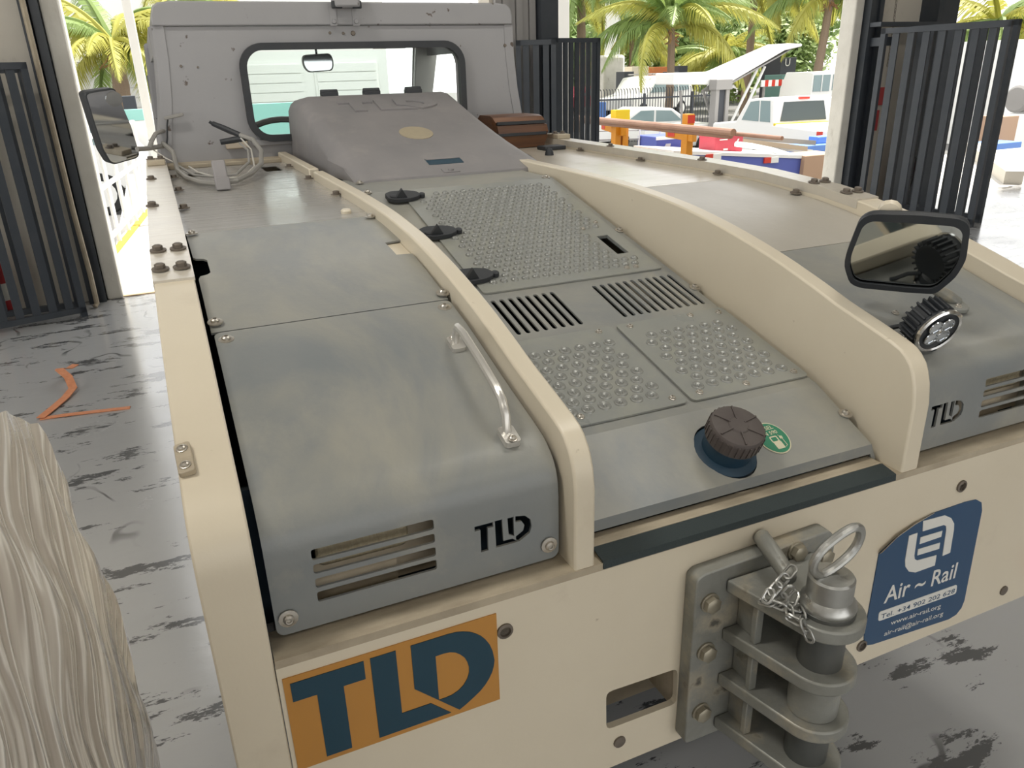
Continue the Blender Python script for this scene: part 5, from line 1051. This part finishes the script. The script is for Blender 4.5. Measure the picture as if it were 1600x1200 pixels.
# cantilever rack with brown pipes
def onz(u, v, z):
    d = _r2*((u-800)/FPX)+_u2*(-(v-600)/FPX)+_f; return CAM+d*((z-CAM.z)/d.z)
rk = thing('cantilever_rack', 'yellow steel cantilever rack with red tipped arms', 'rack', (7.2, 11.8, G0))
for (u, w, vt) in ((975, .28, 172), (1084, .13, 178)):
    p = onz(u, 197 if u < 1000 else 205, .56); p = p+V((.10, .22, 0)); top = far(u, vt, p.y).z
    for s in ((-1, 1) if w > .2 else (0,)):
        MB().box((p.x-w/2 if s < 0 else p.x+(.02 if s else -w/2), p.y, G0), (p.x-.02 if s < 0 else p.x+w/2, p.y+.16, top)).build('rack_post', yel, rk, smooth=0, bevel=.008)
    if w > .2: lab(MB().box((p.x-w/2-.01, p.y-.01, top-.22), (p.x+w/2+.01, p.y+.17, top+.005)).build('post_cap', yel2, rk, smooth=0), 'bright yellow cap')
    else: lab(MB().box((p.x-w/2-.004, p.y-.006, top-.14), (p.x+w/2+.004, p.y, top-.02)).build('reflector_plate', red_l, rk, smooth=0), 'red reflector')
    e = onz(943 if u < 1000 else 1043, 197 if u < 1000 else 208, .49); d = (p-e); d.z = 0; dl = d.length; d.normalize(); nn = V((-d.y, d.x, 0))
    F = Matrix((d, nn, V((0, 0, 1)))).transposed().to_4x4(); F.translation = V((e.x, e.y, .49))
    MB().prism([(0, -.06), (dl+.1, -.11), (dl+.1, .06), (0, .06)], -.05, .05, 1, F).build('rack_arm', yel, rk, smooth=0, bevel=.008)
    lab(MB().box((.06, -.056, -.045), (.22, -.050, .045), F).build('reflector_plate', red_l, rk, smooth=0), 'red reflector')
for (u0, v0, u1, v1, r, dz, lb_) in ((900, 184, 1146, 207, .05, .06, 'brown steel pipe on the rack, uppermost'), (900, 188, 1142, 212, .045, 0, 'brown steel pipe on the rack, front of the bundle'), (905, 186, 1222, 216, .028, .02, 'long thin brown pipe sticking out of the bundle to the right')):
    a, b = onz(u0, v0, .60+dz), onz(u1, v1, .60+dz); tag(MB().tube([a, b], r, 10).build('steel_pipe', pipe_b, None), lb_, 'pipe')
# blue trailer with cargo
a, b = far(1088, 236, 11), far(1254, 246, 11); tt = thing('flat_trailer', 'long blue flat trailer with a white top edge and reflectors', 'trailer', ((a.x+b.x)/2, 11.4, G0))
z1 = a.z; MB().prism([(a.x-.5, z1-.02), (b.x, b.z-.02), (b.x, b.z-.42), (a.x-.5, z1-.42)], 11, 12.3, 1).build('bed', blue_p, tt, smooth=0, bevel=.01)
MB().prism([(a.x-.5, z1-.02), (b.x, b.z-.02), (b.x, b.z+.04), (a.x-.5, z1+.04)], 10.98, 12.3, 1).build('deck_edge', white_m, tt, smooth=0)
for i, f_ in enumerate((.08, .62)):
    x = a.x+(b.x-a.x)*f_; z = z1+(b.z-z1)*f_-.05; MB().box((x, 10.97, z-.10), (x+.16, 11, z)).build('reflector_plate', red_l, tt, smooth=0); MB().box((x+.16, 10.97, z-.105), (x+.34, 11, z-.005)).build('reflector_plate', white_m, tt, smooth=0)
for x in (a.x+.2, b.x-.5): MB().lathe([(.1, -.1), (.28, -.1), (.28, .1), (.1, .1)], 18, Matrix.Translation((x, 11.2, G0+.28)) @ Matrix.Rotation(math.pi/2, 4, 'X')).build('wheel', tyre, tt)
zb = z1+.035
p, q = far(1118, 214, 11.5), far(1160, 235, 11.5); rc = thing('red_crate', 'red plastic crate with white marks on the blue trailer', 'crate', (p.x, 11.5, zb)); MB().box((p.x, 11.5, q.z-.02), (q.x, 12.0, p.z)).build('crate_body', red_p, rc, smooth=0, bevel=.015); MB().box((p.x-.01, 11.49, p.z-.02), (q.x+.01, 12.01, p.z+.03)).build('crate_lid', red_p, rc, smooth=0, bevel=.01)
wm = MB(); wm.prism([(p.x+.45, p.z-.20), (p.x+.48, p.z-.20), (p.x+.56, p.z-.06), (p.x+.53, p.z-.06)], 11.488, 11.5, 1); wm.box((p.x+.1, 11.488, p.z-.07), (p.x+.28, 11.5, p.z-.05)); wm.box((p.x+.2, 11.488, q.z+.03), (p.x+.3, 11.5, q.z+.06)); wm.build('white_mark', white_ink, rc, smooth=0)
cp_ = [far(1150, 225, 11.3), far(1175, 228, 11.3), far(1205, 234, 11.3), far(1232, 242, 11.3), far(1256, 254, 11.0)]
tag(MB().tube(cp_, .05, 10).build('white_hose', white_m, None), 'white curved pipe hanging over the end of the blue trailer', 'pipe')
wd = mat('weathered_board', (.5, .40, .28), .8)
for i, (u0, v0, u1, v1, m_) in enumerate(((1162, 220, 1262, 231, wd), (1160, 214, 1275, 222, grey_p), (1165, 224, 1270, 236, white_m))):
    a, b = far(u0, v0, 12.6+i*.2), far(u1, v1, 12.6+i*.2); LASTB = tag(MB().prism([(a.x, a.z-.05), (b.x, b.z-.07), (b.x, b.z+.03), (a.x, a.z+.04)], 12.6+i*.2, 12.75+i*.2, 1).build('board', m_, None, smooth=0), ('tan board stacked below the pipes', 'grey metal beam stacked below the pickup', 'white beam lying behind the curved pipe')[i], 'board')
    MB().box((a.x+.4, 12.62+i*.2, G0), (a.x+.5, 12.72+i*.2, a.z-.03)).build('trestle_leg', grey_p, LASTB)
p, q = far(1258, 244, 10.9), far(1298, 270, 10.9); boxthing('cardboard_box', 'large pale cardboard box beside the chalky white column', 'box', (p.x, 10.9, G0), (q.x+.2, 11.6, p.z), card)
p, q = far(1258, 228, 13.5), far(1300, 236, 13.5); t = thing('blue_bin', 'light blue plastic bin behind the cardboard box', 'bin', (p.x, 13.5, G0)); MB().box((p.x, 13.5, G0), (q.x+.3, 14.1, p.z)).build('bin_body', blue_l, t, smooth=0, bevel=.02); p2 = far(1278, 214, 13.7); MB().box((p2.x, 13.7, p.z), (q.x+.3, 14.0, p2.z)).build('bin_back', blue_l, t, smooth=0, bevel=.02)
p, q = far(1026, 224, 12.6), far(1078, 246, 12.6); t = thing('blue_cart', 'blue cart panel with a white emblem between the rack posts', 'cart', (p.x, 12.6, G0)); MB().box((p.x, 12.6, G0+.2), (q.x, 13.3, p.z+.12)).build('cart_body', blue_p, t, smooth=0, bevel=.02); MB().box((p.x-.02, 12.58, p.z+.06), (q.x, 12.6, p.z+.12)).build('top_edge', white_m, t, smooth=0)
MB().prism([(p.x+.05, p.z-.33), (p.x+.26, p.z-.33), (p.x+.33, p.z-.02), (p.x+.22, p.z-.02)], 12.585, 12.6, 1).build('white_panel', white_ink, t, smooth=0)
for x in (p.x+.15, q.x-.15): MB().lathe([(.05, -.05), (.2, -.05), (.2, .05), (.05, .05)], 14, Matrix.Translation((x, 12.7, G0+.2)) @ Matrix.Rotation(math.pi/2, 4, 'X')).build('wheel', tyre, t)
# wire cage cart between gate and rack
p, q = far(932, 205, 13.2), far(1030, 238, 13.2); t = thing('wire_cart', 'white wire cage cart behind the yellow rack', 'cart', (p.x, 13.2, G0))
for k in range(5): MB().tube([(p.x, 13.2, p.z-.17*k), (q.x, 13.2, p.z-.17*k-.05)], .012, 5).build('wire_bar', grey_p, t)
for k in range(4): x = p.x+(q.x-p.x)*k/3; MB().tube([(x, 13.2, G0), (x, 13.2, p.z+.05)], .02, 6).build('cart_upright', white_m, t)
# things past the right gate
p = far(1600, 155, 14); tg = thing('tank_trailer', 'grey round tank on a white frame at the far right', 'tank', (p.x, 14, G0)); MB().lathe([(.01, -.02), (.30, 0), (.36, .06), (.36, 1.6), (.01, 1.65)], 20, Matrix.Translation((p.x-.05, 14.2, p.z)) @ Matrix.Rotation(math.pi/2, 4, 'Y')).build('tank', grey_p, tg); MB().box((p.x-.2, 13.9, G0), (p.x+1.8, 14.6, p.z-.38)).build('frame', white_m, tg, smooth=0, bevel=.02)
p, q = far(1574, 62, 17), far(1640, 118, 17); boxthing('white_container', 'white container above the grey tank at the far right', 'container', (p.x, 17, G0), (q.x, 19, p.z), white_m)
p, q = far(1556, 190, 12), far(1640, 215, 12); boxthing('cardboard_box', 'brown cardboard box right of the tall black gate', 'box', (p.x+.2, 12, G0), (p.x+.8, 12.6, p.z+.1), card)
p, q = far(1552, 225, 11.2), far(1578, 248, 11.2); boxthing('blue_bin', 'light blue bin right of the tall black gate', 'bin', (p.x, 11.2, G0), (q.x+.3, 11.8, p.z), blue_l)
kc = MB().prism([(9.3, 5.78), (12.2, 8.55), (12.05, 8.7), (9.15, 5.93)], -.004, .16, 2); struct(kc.build('dock_kerb', conc_wall, None, smooth=0))
